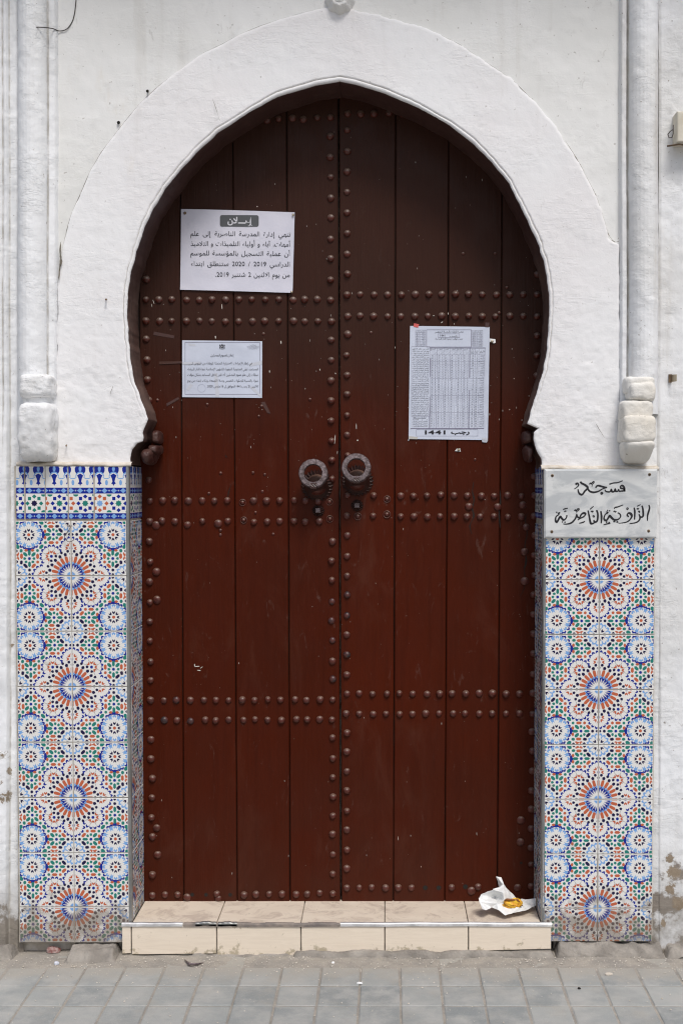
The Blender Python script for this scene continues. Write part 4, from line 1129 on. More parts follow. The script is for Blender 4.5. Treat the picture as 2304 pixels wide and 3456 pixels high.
p1.line('ink', 'من يوم الاثنين 2 شتنبر 2019.', 1446, 895, 84, 487, slope=.006, ng=.42)
n2 = empty('paper_notice', 'smaller white notice with thin ruled border taped below the other on the left leaf', 'notice')
d2 = lambda a, b: -.0032-.0016*fbm(np.array(a*.00019), np.array(b*.00019), .08, 25, 3)-.001*math.sin(b/210+a/900)
p2 = Page(.1913, 600, 1130, Y_DOOR, d2)
sheet(n2, p2, [(80,95),(1490,113),(1485,1112),(80,1098)], M['paper_blue'])
p2.frame('toner_line', 128, 130, 1452, 1052, 7)
p2.line('toner', 'إعلان لعموم المصلين', 988, 378, 62, 580)
for t, b, xr, xl_ in (('في إطار الإجراءات الاحترازية المتخذة للوقاية من فيروس كورونا', 520, 1310, 172), ('المستجد، تنهي المندوبية الجهوية للشؤون الإسلامية لجهة الدار البيضاء', 622, 1417, 172),
        ('سطات إلى علم عموم المصلين أنه تقرر إغلاق المساجد بشكل مؤقت', 722, 1417, 172), ('سواء بالنسبة للصلوات الخمس وصلاة الجمعة، وذلك ابتداء من يوم', 825, 1417, 172), ('الاثنين 21 رجب 1441 الموافق ل 16 مارس 2020.', 926, 1417, 515)):
    p2.line('toner', t, xr, b, 60, xl_, ng=.30)
for i, (t, xr, xl_) in enumerate((('المملكة المغربية',1380,1275),('وزارة الأوقاف والشؤون الإسلامية',1432,1222),('المندوبية الجهوية للشؤون الإسلامية',1428,1225),('لجهة الدار البيضاء سطات',1405,1245))):
    p2.line('toner_soft', t, xr, 188+i*21, 24, xl_)
# small coat of arms: crown, shield with star, two supporters, ribbon
p2.poly('toner', [(760,185),(810,185),(812,215),(800,232),(785,240),(770,232),(758,215)])
p2.poly('toner', [(768,182),(764,168),(775,173),(785,156),(795,173),(806,168),(802,182)])
p2.poly('white_print', star((785,208), 13, 5, .45, math.pi/2), .0008)
p2.poly('toner', [(738,175),(752,168),(757,185),(752,205),(758,230),(744,238),(736,228),(744,210),(736,195)])
p2.poly('toner', [(832,175),(818,168),(813,185),(818,205),(812,230),(826,238),(834,228),(826,210),(834,195)])
p2.poly('toner', [(740,240),(785,247),(830,240),(834,248),(785,256),(736,248)])
for rr_ in (72, 66):
    for k in range(24):
        a, b = 2*math.pi*k/24, 2*math.pi*(k+1)/24
        p2.poly('stamp', [(422+rr_*math.cos(a), 942+rr_*math.sin(a)), (422+(rr_-2)*math.cos(a), 942+(rr_-2)*math.sin(a)), (422+(rr_-2)*math.cos(b), 942+(rr_-2)*math.sin(b)), (422+rr_*math.cos(b), 942+rr_*math.sin(b))])
M['stamp'] = simple('faint_stamp_ink', (.36, .38, .48), .7)
M['clear'] = simple('aged_clear_tape', (.56, .58, .64), .35)
M['tape_dark'] = simple('tape_on_brown', (.060, .022, .015), .22)
for q in ([(190,150),(315,165),(312,198),(200,192)],[(640,680),(700,680),(735,1090),(670,1098)],[(225,860),(272,885),(190,985),(150,955)],[(1270,930),(1330,905),(1484,1075),(1470,1110),(1400,1070)],[(1265,505),(1488,455),(1488,520),(1270,555)],[(80,480),(398,475),(398,520),(82,525)]):
    mesh('tape', [p2.pt(a, b, .0005) for a, b in q], [(3,2,1,0)], M['clear'], n2)
n3 = empty('timetable_sheet', 'tall white prayer timetable sheet crowded with small figures taped on the right door leaf', 'notice')
d3 = lambda a, b: -.0034-.0012*fbm(np.array(a*.0002), np.array(b*.0002), .10, 35, 3)-.0012*math.sin(a/500)-.0015*math.exp(-((b-1110)/60)**2)
p3 = Page(.1977, 1360, 1080, Y_DOOR, d3)
sheet(n3, p3, [(118,100),(1475,118),(1443,2048),(92,2030)], M['paper_blue'], 20, 30)
p3.frame('toner_line', 395, 163, 1163, 464, 8); p3.frame('toner_line', 598, 233, 963, 302, 5)
p3.line('toner', 'حصــة أوقـات الـصـلاة لـشهــر', 1028, 215, 50, 540); p3.line('toner', 'رجـــب 1441', 932, 282, 52, 630); p3.line('toner', 'حسب توقيت مدينة الدار البيضـاء', 1020, 332, 42, 542)
for x0, x1, y0, nm in ((208,385,168,('الرباط 03','فـاس 10','طنجة 07','تطوان 09','سبتة 09','وجدة 23','الناضور 19','الحسيمة 15')),(1175,1358,172,('مراكش 03','الجديدة 03','أسفي 05','تيزنيت 06','الكويرة 06','السمارة 16','العيون 22','الداخلة 33'))):
    p3.frame('toner_line', x0, y0, x1, y0+278, 3)
    p3.line('toner_soft', 'الفرق في التوقيت', x1-12, y0+20, 22, x0+12); p3.line('toner_soft', 'لبعض المدن شهريا', x1-12, y0+40, 22, x0+12)
    for i, t in enumerate(nm):
        p3.rect('toner_line', x0, y0+48+i*29, x1, y0+51+i*29)
        a, b = t.split(); p3.line('toner_soft', a, x1-15, y0+71+i*29, 24); p3.line('toner_soft', b, x0+38, y0+71+i*29, 26)
    p3.rect('toner_line', x0+50, y0+48, x0+53, y0+278); p3.rect('toner_line', x0+85, y0+48, x0+88, y0+278)
    for i in range(8): p3.rect('toner_soft', x0+62, y0+62+i*29, x0+74, y0+65+i*29)
p3.frame('toner_line', 140, 452, 457, 1650, 3)
TX = ['الكبر: من رذائل الأخلاق،','وهو شر كبير، وداء فتاك.','وأصل كل معصية، يعذب','صاحبه في الدنيا قبل الآخرة.','فمن رزق مالا أو جمالا أو جاها','أو علما ولم يتواضع فيه، كان','وبالا عليه يوم القيامة. ومن','مواطن الكبر: إهمال الشريعة،','واحتقار الضعفاء، والإعجاب','بالنفس أو بالوظيفة السامية،','أو المال الوافر أو القوة في','الجسم، متناسيا أن أصله من','تراب ذليل، ثم من ماء مهين،','ضعيف البنية، لا حول له ولا','قوة في دفع أي بلية تصيبه','فالأجدر به أن يعترف بضعفه','ويتواضع لمن هو دونه علما','أو جاها أو مالا أو قوة أو نسبا.','فالإسلام يدعو إلى التواضع ،','ويدعو إلى مصاحبة الغني','والفقير، والصغير والكبير،','استجابة دعوة الداعي إذا','دعاه، وأن يكون لين الخلق،','جميل المعاشرة، طليق الوجه،','شديدا في غير عنف، متواضعا','في غير مذلة، جوادا من غير','إسراف، لا يمشي شبعا، ولا يبيت','إلى أحد شكواه، يقبل الحق، و','يكره الباطل، لا يحتقر الناس','ولا يتبع الهوى، وهكذا يبقى','في أحسن تقويم، ولا ينزلق','أبدا إلى درك أسفل سافلين .']
for i, t in enumerate(TX): p3.line('toner', t, 440-i*.45, 503+i*36.4, 30, 155-i*.45)
p3.line('toner', 'مناسبات رجب 1441', 388, 1672, 28, 172); p3.rect('toner', 172, 1680, 388, 1683)
p3.line('toner', 'م م المناسبة', 410, 1706, 30, 165)
for i, t in enumerate(('01 25 منزلة فرع المقدم','17 12 منزلة فرع المؤخر','28 23 منزلة بطن الحوت')): p3.line('toner', t, 412, 1742+i*38, 30, 155)
X0 = lambda y: 462-(y-475)*.0165
def vline(x, y0, y1, t=3, mat='toner_line'): 
    p3.poly(mat, [(x-(y0-475)*.0165, y0), (x-(y1-475)*.0165, y1), (x+t-(y1-475)*.0165, y1), (x+t-(y0-475)*.0165, y0)], .0004)
p3.rect('toner_line', 455, 470, 1402, 484); p3.rect('toner_line', 122, 1846, 1378, 1860)
for x, t in ((462,8),(477,4),(580,4),(692,4),(805,4),(912,4),(1018,4),(1130,8),(1145,5),(1228,3),(1290,3),(1393,4)): vline(x, 476, 1850, t)
for x in (532,640,755,862,978,1075): vline(x, 528, 1850, 2, 'grid')
M['grid'] = simple('pale_line_toner', (.40, .41, .50), .7)
p3.rect('toner_line', 477, 526, 1130, 529); p3.rect('toner_line', 470, 580, 1392, 584)
hy = 520
for x, t in ((548,'العشاء'),(665,'المغرب'),(775,'العصر'),(885,'الظهر'),(1000,'الشروق'),(1102,'الصبح')): p3.line('toner_soft', t, x, 507, 28)
for x in (508,618,730,838,950,1050): p3.line('toner_soft', 'د', x, 562, 30)
for x in (568,680,792,900,1000,1110): p3.line('toner_soft', 'س', x, 562, 30)
p3.line('toner', 'فبراير', 1208, 512, 24); p3.line('toner', 'مارس', 1206, 540, 24); p3.line('toner', '2020', 1208, 570, 26); p3.line('toner', 'رجب', 1278, 535, 28); p3.line('toner', '(7)', 1266, 568, 28); p3.line('toner', 'الأيـام', 1390, 552, 40)
isha = '42 42 43 44 45 46 46 47 48 49 49 50 51 52 53 53 54 55 56 57 58 58 59 00 01 02 02 03 04 05'.split()
magh = '28 29 30 30 31 32 33 34 34 35 36 37 38 38 39 40 41 42 42 43 44 45 45 46 47 48 48 49 50 51'.split()
asr = '57 57 58 58 59 59 59 00 00 01 01 02 02 02 03 03 03 04 04 04 05 05 05 05 06 06 06 06 07 07'.split()
dhu = '49 49 48 48 48 48 48 47 47 47 47 47 46 46 46 46 45 45 45 44 44 44 44 43 43 43 42 42 42 41'.split()
shu = '01 00 59 58 56 55 54 53 51 50 49 48 46 45 44 43 41 40 39 37 36 35 33 32 31 29 28 27 25 24'.split()
sub = '36 35 34 33 32 31 30 28 27 26 25 23 22 21 19 18 17 15 14 13 11 10 08 07 06 04 03 01 00 58'.split()
feb = '25 26 27 28 29 مارس 2 3 4 5 6 7 8 9 10 11 12 13 14 15 16 17 18 19 20 21 22 23 24 25'.split()
days = ['الثلاثاء','الأربعاء','الخميس','الجمعة','السبت','الأحد','الاثنين']
for i in range(30):
    y = 618+i*41.3; k = -(y-475)*.0165
    for x, t in ((516,isha[i]),(562,'8' if i < 23 else '9'),(628,magh[i]),(675,'7'),(740,asr[i]),(785,'4' if i < 7 else '5'),(848,dhu[i]),(893,'1'),(960,shu[i]),(1003,'8' if i < 2 else '7'),(1060,sub[i]),(1112,'6' if i < 29 else '5')):
        p3.line('toner_soft', t, x+k, y, 30)
    p3.line('toner', feb[i], 1205+k, y+2, 30 if i != 5 else 24); p3.line('toner', str(i+1), 1268+k, y+2, 30); p3.line('toner_soft', days[i % 7], 1385+k, y+2, 30)
    p3.rect('toner_line' if i % 7 in (3, 2) else 'grid', 474+k, y+9, 1390+k, y+(12 if i % 7 in (3, 2) else 11))
p3.frame('toner_line', 222, 1868, 1272, 1982, 4)
p3.line('ink', 'رجب', 1130, 1940, 96, 815, sx=2.6, bold=True)
for q_, xa_ in zip('1441', (720,648,532,402)): p3.line('ink', q_, xa_, 1948, 92, None, sx=2.25, bold=True)
# tape corners, red scrap, pins
p3.poly('tape', [(96,1980),(250,1998),(242,2034),(92,2031)][::-1], .0007); p3.poly('clear', [(1340,2005),(1443,2010),(1442,2048),(1338,2040)][::-1], .0007)
vt = lambda a, b, o=.0012: p3.pt(a, b, o)
mesh('red_tape', [vt(186,55), vt(270,72), vt(254,132), vt(174,112)], [(3,2,1,0)], M['red_tape'], n3)
mesh('tape', [vt(1400,40,.0), vt(1470,45,.0), vt(1460,125,.001), vt(1395,120,.001)], [(3,2,1,0)], M['tape_dark'], n3)
mesh('tape', [vt(1340,2045,.001), vt(1445,2050,.001), vt(1425,2092,.0), vt(1350,2085,.0)], [(3,2,1,0)], M['clear'], n3)
mesh('tape', [vt(90,2028,.001), vt(102,2030,.001), vt(96,2062,.0), vt(82,2060,.0)], [(3,2,1,0)], M['clear'], n3)
for q in ([(-420,-60),(-60,10),(-70,60),(-430,0)],[(1500,520),(1680,330),(1700,370),(1510,560)],[(-330,470),(80,460),(80,500),(-330,520)],[(1490,480),(1660,440),(1665,500),(1490,530)],[(1420,1110),(1500,1112),(1640,1390),(1580,1380)],[(-200,1210),(10,1095),(30,1130),(-190,1260)]):
    mesh('tape', [p2.pt(a, b, -.0018) for a, b in q], [(3,2,1,0)], M['tape_dark'], n2)
def pin(par, u, v, r, mat, y):
    vv, ff = dome(r, r*.8, 10, 3); c = P(u, v, y); mesh('pin', [(c[0]+a, c[1]+b, c[2]+d) for a, b, d in vv], ff, mat, par, True)
pin(n1, 624, 718, .0055, M['rust'], Y_DOOR-.006); pin(n1, 989, 724, .0048, M['brass'], Y_DOOR-.006); pin(n1, 984, 985, .0045, M['brass'], Y_DOOR-.008)

def scrap(label, pts, pu, pv):
    r = empty('paper_scrap', label, 'paper scrap')
    q = [P(u, v, Y_DOOR-.002-.003*random.random()) for u, v in pts]
    mesh('torn_paper', q, [tuple(range(len(q)))[::-1]], M['wrap'], r); pin(r, pu, pv, .0052, M['brass'], Y_DOOR-.004)
scrap('torn white scrap pinned at the right edge of the timetable sheet', [(1651,1142),(1671,1144),(1672,1156),(1666,1158),(1652,1153)], 1660, 1152)
scrap('small torn white triangle held by a pin below the timetable sheet', [(1534,1522),(1541,1514),(1552,1513),(1554,1524)], 1547, 1518)

# marble plaque
plaque = empty('marble_plaque', 'rectangular grey marble plaque with black carved Arabic calligraphy above the right tile panel', 'plaque')
YP = YT-.020
def pq(a, b, o=0.0): return P(1820+a*.2615, 1560+b*.2615, YP-o)
sx0, sz1 = Pn(1836.5, 1583, YP); sx1, sz0 = Pn(2217, 1817, YP)
v, f = box_data(sx0, sx1, YP, YT+.002, sz0, sz1, .006)
mesh('slab', v, f, M['marble'], plaque)
for a, b in ((165,172),(1419,158),(158,897),(1407,888)):
    c = pq(a, b); vv, ff = dome(.0055, .002, 14, 3); s_ = mesh('screw', [(c[0]+q[0], c[1]+q[1], c[2]+q[2]) for q in vv], ff, M['rust'], plaque, True)
    vv = []
    for dx, dz in ((.0032,.0009),(.0009,.0032)): vv += [(c[0]-dx, c[1]-.0022, c[2]-dz), (c[0]+dx, c[1]-.0022, c[2]-dz), (c[0]+dx, c[1]-.0022, c[2]+dz), (c[0]-dx, c[1]-.0022, c[2]+dz)]
    mesh('slot', [tuple(q) if i < 4 else (q[0], q[1]-.0002, q[2]) for i, q in enumerate(vv)], [(0,1,2,3),(4,5,6,7)], M['hole'], s_)
CAL = [ # stroke points, half width start/mid/end
 ([(1102,378),(1092,352),(1075,340),(1050,335),(1045,312),(1065,300),(1088,318),(1098,350),(1085,368),(1050,372),(1030,374),(1020,345)],7,9,6),
 ([(1018,350),(1010,372),(985,375),(975,345),(965,375),(935,378),(925,350),(912,378),(882,382),(855,374),(842,352)],7,9,5),
 ([(728,332),(732,312),(760,302),(800,312),(840,322),(872,326)],7,9,7),([(872,326),(810,345),(760,375),(700,388),(655,378),(628,352),(625,330)],5,9,7),
 ([(525,250),(545,272),(585,292),(622,325),(605,352),(585,372),(560,408),(540,418),(515,405),(500,375),(497,348)],8,11,6),([(785,400),(800,389),(815,401),(801,412),(788,402)],5,7,5),
 ([(900,284),(950,268),(1010,262),(1072,238)],7,6,5),([(642,286),(655,268),(668,280),(680,262),(700,250),(700,268),(682,285),(676,318)],5,7,3),([(448,345),(480,325),(502,298),(492,272),(468,276),(478,292)],4,8,6),
 ([(1410,550),(1419,595),(1396,680),(1392,755)],5,10,5),([(1322,560),(1334,610),(1337,690),(1312,708),(1290,700)],7,10,6),([(1282,672),(1296,705),(1288,745),(1245,778),(1160,793)],6,9,4),([(1272,640),(1282,630),(1292,642),(1281,652)],5,6,5),
 ([(1252,606),(1262,598),(1272,605),(1284,592)],4,6,5),([(1258,568),(1304,546)],5,5,4),([(1220,585),(1229,640),(1226,740)],6,9,6),
 ([(1152,704),(1130,682),(1146,658),(1176,664),(1190,700),(1160,748),(1110,776),(1020,788)],6,11,3),([(1120,602),(1132,588),(1145,598),(1135,612),(1122,604)],4,5,4),
 ([(1008,652),(1036,668),(1046,702),(1012,738),(962,742),(930,716),(905,692),(888,716),(866,748),(842,746),(832,716),(850,672),(885,650),(860,640)],5,11,5),
 ([(952,770),(966,762),(976,774)],6,6,5),([(990,776),(1004,768),(1014,780)],6,6,5),([(872,625),(884,618)],7,7,6),([(898,630),(912,622)],7,7,6),([(952,642),(966,630),(978,642),(992,632)],4,6,5),([(965,602),(972,585),(1010,576),(1080,550)],5,7,4),
 ([(860,768),(872,778)],7,7,6),([(890,774),(902,784)],7,7,6),([(825,808),(885,792),(915,786)],4,7,4),([(790,630),(800,700),(796,788)],6,10,6),
 ([(735,618),(752,665),(748,742),(730,770),(706,768),(702,745)],7,10,6),([(625,622),(640,690),(655,770),(668,792),(700,786),(706,768)],6,10,6),([(684,700),(695,690),(706,702),(695,712)],5,6,5),
 ([(662,640),(674,630),(684,640),(696,628)],4,6,5),([(650,608),(668,592),(698,568)],5,6,4),([(492,746),(530,722),(572,700),(594,668),(570,656),(540,672),(518,712),(492,706),(478,668)],5,10,6),
 ([(480,668),(472,705),(452,742),(410,782),(350,798),(302,796)],7,10,3),([(512,787),(560,776),(586,760)],4,7,5),([(448,628),(460,614),(474,628),(486,606),(508,602),(506,618),(484,634),(478,656)],5,7,3),
 ([(352,682),(346,716),(312,746),(286,722),(266,702),(246,736),(224,772),(206,748),(214,702),(250,672),(236,652)],6,11,5),([(288,774),(302,766)],6,7,5),([(320,778),(336,770)],6,7,5),([(214,650),(228,642)],7,7,6),([(250,656),(266,648)],7,7,6),
 ([(318,640),(330,630),(346,634)],5,6,5),([(304,610),(330,600),(366,592)],5,6,4)]
vs_, fs = [], []
for si, (pts, w0, w1, w2) in enumerate(CAL):
    if si == 9: mesh('inscription', vs_, fs, M['ink'], plaque)['kind'] = 'stuff'; vs_, fs = [], []
    q = spline(pts, 5); n = len(q); i0 = len(vs_)
    for i, p in enumerate(q):
        a = q[max(i-1, 0)]; b = q[min(i+1, n-1)]; dx, dy = b[0]-a[0], b[1]-a[1]; L = math.hypot(dx, dy) or 1
        t = i/(n-1); ww = (w0*(1-t)*2+w1*t*2 if t < .5 else w1*(2-2*t)+w2*(2*t-1)) if n > 2 else w0
        ww = (w0+(w1-w0)*t*2) if t < .5 else (w1+(w2-w1)*(t*2-1))
        # broad-nib pen held at an angle
        nb = 1.12+.5*abs(math.sin(math.atan2(dy, dx)+.9)); ww *= nb*.95
        nx_, ny_ = -dy/L*ww, dx/L*ww
        vs_ += [pq(p[0]+nx_, p[1]+ny_, .0004+si*.00001), pq(p[0]-nx_, p[1]-ny_, .0004+si*.00001)]
    for i in range(n-1): fs.append((i0+2*i, i0+2*i+1, i0+2*i+3, i0+2*i+2))
mesh('inscription', vs_, fs, M['ink'], plaque)['kind'] = 'stuff'

# ================================================================== DOORSTEP
stp = empty('doorstep', 'beige tiled doorstep with a bright metal nosing below the brown door', 'doorstep')
YS = -.04
sxl, sxr = P(410, 3120, YS)[0], P(1861, 3120, YS)[0]
zt = .1155
jx = [P(u, 3160, YS)[0] for u in (410,443,731,1015,1298,1580,1861)]
box('concrete_base', sxl+.004, sxr-.002, YS+.010, Y_DOOR+.05, -.03, zt-.009, M['concrete'], stp)
def rough_slab(name, pts_top, z0, z1, mat, par, seed):
    pass
for i in range(6):
    x0, x1 = jx[i]+.0022, jx[i+1]-.0022
    zb = [.004, .002, -.003, -.004, .002, .014][i]
    v, f = box_data(x0, x1, YS, YS+.009, zb+.002, zt-.010, .0012)
    v = [(a, b, c+(.0 if c > .05 else (a-x0)/(x1-x0)*(.008 if i == 5 else .003))) for a, b, c in v]
    mesh('riser_tile', v, f, M['step'], stp)
tj = [XJL+.001]+[jx[2], jx[3], jx[4], jx[5]]+[XJR-.001]
for i in range(5):
    x0, x1 = tj[i]+.002, tj[i+1]-.002
    x0f = x0 if i else sxl+.003; x1f = x1 if i < 4 else sxr-.003
    ys = [YS+.006, YT-.0015, YT-.0010, Y_DOOR+.02]
    b = .0009
    if i in (0, 4):
        # L-shaped end pieces running past the jamb
        ytm = YT-.002
        if i == 0: pts = [(x0f,YS+.006),(x1,YS+.006),(x1,Y_DOOR+.02),(x0,Y_DOOR+.02),(x0,ytm),(x0f,ytm)]
        else: pts = [(x0,YS+.006),(x1f,YS+.006),(x1f,ytm),(x1,ytm),(x1,Y_DOOR+.02),(x0,Y_DOOR+.02)]
    else: pts = [(x0,YS+.006),(x1,YS+.006),(x1,Y_DOOR+.02),(x0,Y_DOOR+.02)]
    n = len(pts); v = [(a, c, zt-.009) for a, c in pts]+[(a, c, zt) for a, c in pts]
    f = [tuple(range(n, 2*n))]+[(k, (k+1)%n, n+(k+1)%n, n+k) for k in range(n)]
    mesh('tread_tile', v, f, M['step'], stp)
# nosing: bent and partly missing strip
def nosing(u0, u1, mat, lift=0.0, bend=0.0, name='nosing'):
    n = 40; vs_, fs = [], []
    for i in range(n):
        t = i/(n-1); x = P(u0+(u1-u0)*t, 3120, YS)[0]; dz = lift+bend*math.sin(math.pi*t)**3+.0004*math.sin(t*23)
        for yy, zz in ((YS+.010, zt+.0012),(YS-.001, zt+.0012),(YS-.0045, zt-.002),(YS-.0045, zt-.0105),(YS-.001, zt-.0115)): vs_.append((x, yy, zz+dz))
    for i in range(n-1):
        for k in range(4): fs.append((i*5+k, i*5+k+1, (i+1)*5+k+1, (i+1)*5+k))
    mesh(name, vs_, fs, mat, stp)
M['mastic'] = simple('old_mastic', (.30, .25, .21), .7, 0, (80, .003), ((.15, .13, .12), 30))
nosing(411, 617, M['nosing']); nosing(619, 1146, M['mastic'], -.001, .0, 'mastic_bed'); nosing(660, 730, M['alu'], .001, .003, 'torn_nosing'); nosing(735, 800, M['alu'], .0005, .002, 'torn_nosing')
nosing(1148, 1862, M['nosing'], 0, .0008)

# rough concrete below the step and the panels
def rubble(name, x0, x1, y0, y1, ztop, seed, mat, par=None, nx=70, ny=14, amp=.006):
    X, Y = np.meshgrid(np.linspace(x0, x1, nx), np.linspace(y0, y1, ny), indexing='ij')
    e = np.clip((Y-y0)/(y1-y0)*3.0, 0, 1); ex = np.clip(np.minimum(X-x0, x1-X)/.015, 0, 1)
    Z = ztop*np.sqrt(e)*ex+amp*fbm(X, Y, .05, seed, 4)*ex-(1-e*ex)*.004
    Y2 = Y+.006*fbm(X, Y*0, .06, seed+1, 3)*(Y < y1-.001)
    return gridmesh(name, X, Y2, Z, mat, par, flip=True)
rubble('concrete_footing', P(985,3200,YS)[0], sxr+.012, YS-.022, YS+.012, .019, 5, M['concrete'], stp, 120, 10, .004)
rubble('concrete_footing', P(640,3200,YS)[0], P(984,3200,YS)[0], YS-.010, YS+.012, .006, 6, M['concrete'], stp, 60, 8, .003)
ft = rubble('concrete_footing', P(1868,3200,0)[0], P(2232,3200,0)[0], -.060, .02, .040, 15, M['concrete'], None, 110, 20, .010)
tag(ft, 'rough grey concrete footing running under the right tile panel', 'footing')
ft2 = rubble('concrete_fragment', P(232,3200,-.03)[0], P(404,3200,-.03)[0], -.115, .01, .034, 25, M['concrete'], None, 60, 26, .006)
tag(ft2, 'broken slab of grey concrete at the foot of the left tile panel beside the step', 'concrete')
ft3 = rubble('concrete_footing', P(-620,3200,0)[0], P(66,3200,0)[0], -.09, .01, .035, 35, M['concrete'], None, 110, 22, .012)
tag(ft3, 'low dusty concrete hump along the foot of the wall at the far left', 'footing')
ft4 = rubble('concrete_footing', P(2236,3200,0)[0], P(2900,3200,0)[0], -.07, .01, .028, 45, M['concrete'], None, 110, 22, .012)
tag(ft4, 'low dusty concrete hump along the foot of the wall at the far right', 'footing')

# ================================================================== GROUND
ground = None
def make_ground():
    # one sheet to the horizon, finer near the door
    def axis(lo, hi, a, b, st, far):
        core_ = np.arange(a, b+1e-6, st)
        return np.r_[np.array([-far, -20, -8, -4]), core_, np.array([4, 8, 20, far])] if True else core_
    xs = np.r_[-60, -20, -6, np.arange(-2.2, 2.21, .02), 6, 20, 60]
    ys = np.r_[-60, -20, -8, -4, np.arange(-2.0, -.3, .02), np.arange(-.3, .03, .01), 0.6, 3, 20, 60]
    X, Y = np.meshgrid(xs, ys, indexing='ij')
    near = np.clip((Y+.17)/.06, 0, 1)*(Y < .1)
    Z = -.0026+near*(.0018+.0040*fbm(X, Y, .10, 91, 4))+.0008*fbm(X, Y, .2, 92, 3)*(np.abs(Y) < 2)
    Z = np.where(Y > .15, -.01, Z)
    o = gridmesh('ground', X, Y, Z, M['ground'], None, smooth=True, flip=False)
    o['kind'] = 'structure'; return o
ground = make_ground()
PX, PY = .1345, .1625
pv_ = []
for i in range(5):
    g = .0035; b = .003
    rr = random.Random(i)
    x0, x1, y0, y1 = g, PX-g, g, PY-g
    jj = lambda: rr.uniform(-.0015, .0015)
    top = [(x0+b+jj(), y0+b+jj()), (x1-b+jj(), y0+b+jj()), (x1-b+jj(), y1-b+jj()), (x0+b+jj(), y1-b+jj())]
    out = [(x0, y0), (x1, y0), (x1, y1), (x0, y1)]
    v = [(a, c, 0) for a, c in top]+[(a, c, -.0025) for a, c in out]+[(a, c, -.03) for a, c in out]
    f = [(0,1,2,3)]+[(4+k, 4+(k+1)%4, (k+1)%4, k) for k in range(4)]+[(8+k, 8+(k+1)%4, 4+(k+1)%4, 4+k) for k in range(4)]
    pv_.append(keepmesh('paving_stone', v, f, M['paver'], False))
xj0 = -.0854
rest_v, rest_f = [], []
for r_ in range(-1, 14):
    for c in range(-16, 16):
        x = xj0+c*PX; y = -.152-(r_+1)*PY
        near = r_ < 6 and -12 <= c <= 9
        dz = random.uniform(-.0012, .0012)+(-.0035 if r_ == -1 else 0)
        if near: inst('paving_stone', random.choice(pv_), ground, (x+random.uniform(-.001,.001), y, .0005+dz), (random.uniform(-.006,.006), random.uniform(-.006,.006), random.uniform(-.006,.006)))
        else:
            i0 = len(rest_v); bx = box_data(x+.0035, x+PX-.0035, y+.0035, y+PY-.0035, -.03, dz)
            rest_v += bx[0]; rest_f += [tuple(i0+q for q in ff) for ff in bx[1]]
o = mesh('paving', rest_v, rest_f, M['paver'], ground); o['kind'] = 'stuff'
# sunken, half buried row nearest the wall
for c in range(-12, 10):
    x = xj0+c*PX+.004
    inst('paving_stone', random.choice(pv_), ground, (x, -.152+.002, -.0030+random.uniform(-.0015, .0008)), (random.uniform(-.012,.004), random.uniform(-.01,.01), 0), (1,.60,1))

# grit and litter
def grit(n, seed):
    rr = random.Random(seed); vs_, fs = [], []
    for i in range(n):
        x = rr.uniform(-1.35, 1.15); y = -.05-abs(rr.gauss(0, .10)) if rr.random() < .8 else rr.uniform(-.7, -.05); s = rr.choice([.001, .0014, .002, .003])*rr.uniform(.7, 1.3)
        i0 = len(vs_); z = .002
        vs_ += [(x+s*rr.uniform(.6,1.2), y, z), (x, y+s*rr.uniform(.6,1.2), z), (x-s*rr.uniform(.6,1.2), y, z), (x, y-s, z), (x+s*.2, y, z+s*rr.uniform(.6,1.2))]
        fs += [(i0,i0+1,i0+4),(i0+1,i0+2,i0+4),(i0+2,i0+3,i0+4),(i0+3,i0,i0+4)]
    o = mesh('grit', vs_, fs, M['mortar'], None); tag(o, 'loose pale grit scattered along the foot of the wall', 'grit', None, 'stuff')
grit(1300, 4)
def bit(name, label, cat, u, v, l, wd, h, mat, ang=0):
    c = PG(u, v, .003); r = []
    vs_, fs = dome(1, 1, 8, 3)
    o = mesh(name, [(a*l/2*(1+.2*math.sin(i)), d*wd/2, -b*h) for i, (a, b, d) in enumerate(vs_)], fs, mat)
    o.location = (c[0], c[1], .001); o.rotation_euler = (0, 0, ang); return tag(o, label, cat)
bit('cigarette_end', 'short white cigarette end lying on the paving, right of centre', 'cigarette end', 1212, 3320, .022, .007, .007, M['wrap'], .05)
bit('paper_bit', 'tiny white paper bit on the ground just below the middle of the step', 'litter', 1123, 3250, .014, .010, .006, M['wrap'], .7)
bit('eggshell_bit', 'small cream chip lying at the right end of the step', 'litter', 1886, 3220, .014, .016, .009, M['food'] if False else M['mortar'], 1.2)
bit('paper_bit', 'crumpled whitish scrap on the paving below the right tile panel', 'litter', 2052, 3289, .030, .016, .008, M['mortar'], .2)
bit('plastic_bit', 'greyish plastic scrap on the dusty ground at the left', 'litter', 190, 3253, .020, .018, .010, M['clear'], .4)
bit('pebble', 'small dark pebble on the paving at the right', 'pebble', 1953, 3337, .012, .008, .006, M['hole'], 0)
rs = bit('plastic_scrap', 'crushed red and white scrap wedged under the left tile panel', 'litter', 178, 3212, .055, .030, .022, M['brick_red'], .1)
ft_ = tube('feather', [PG(622,3240,.004), PG(640,3256,.008), PG(665,3255,.006), PG(688,3250,.004)], [.001,.005,.004,.001], M['iron'], None, 6)
tag(ft_, 'curled grey feather lying on the ground below the left part of the step', 'feather')

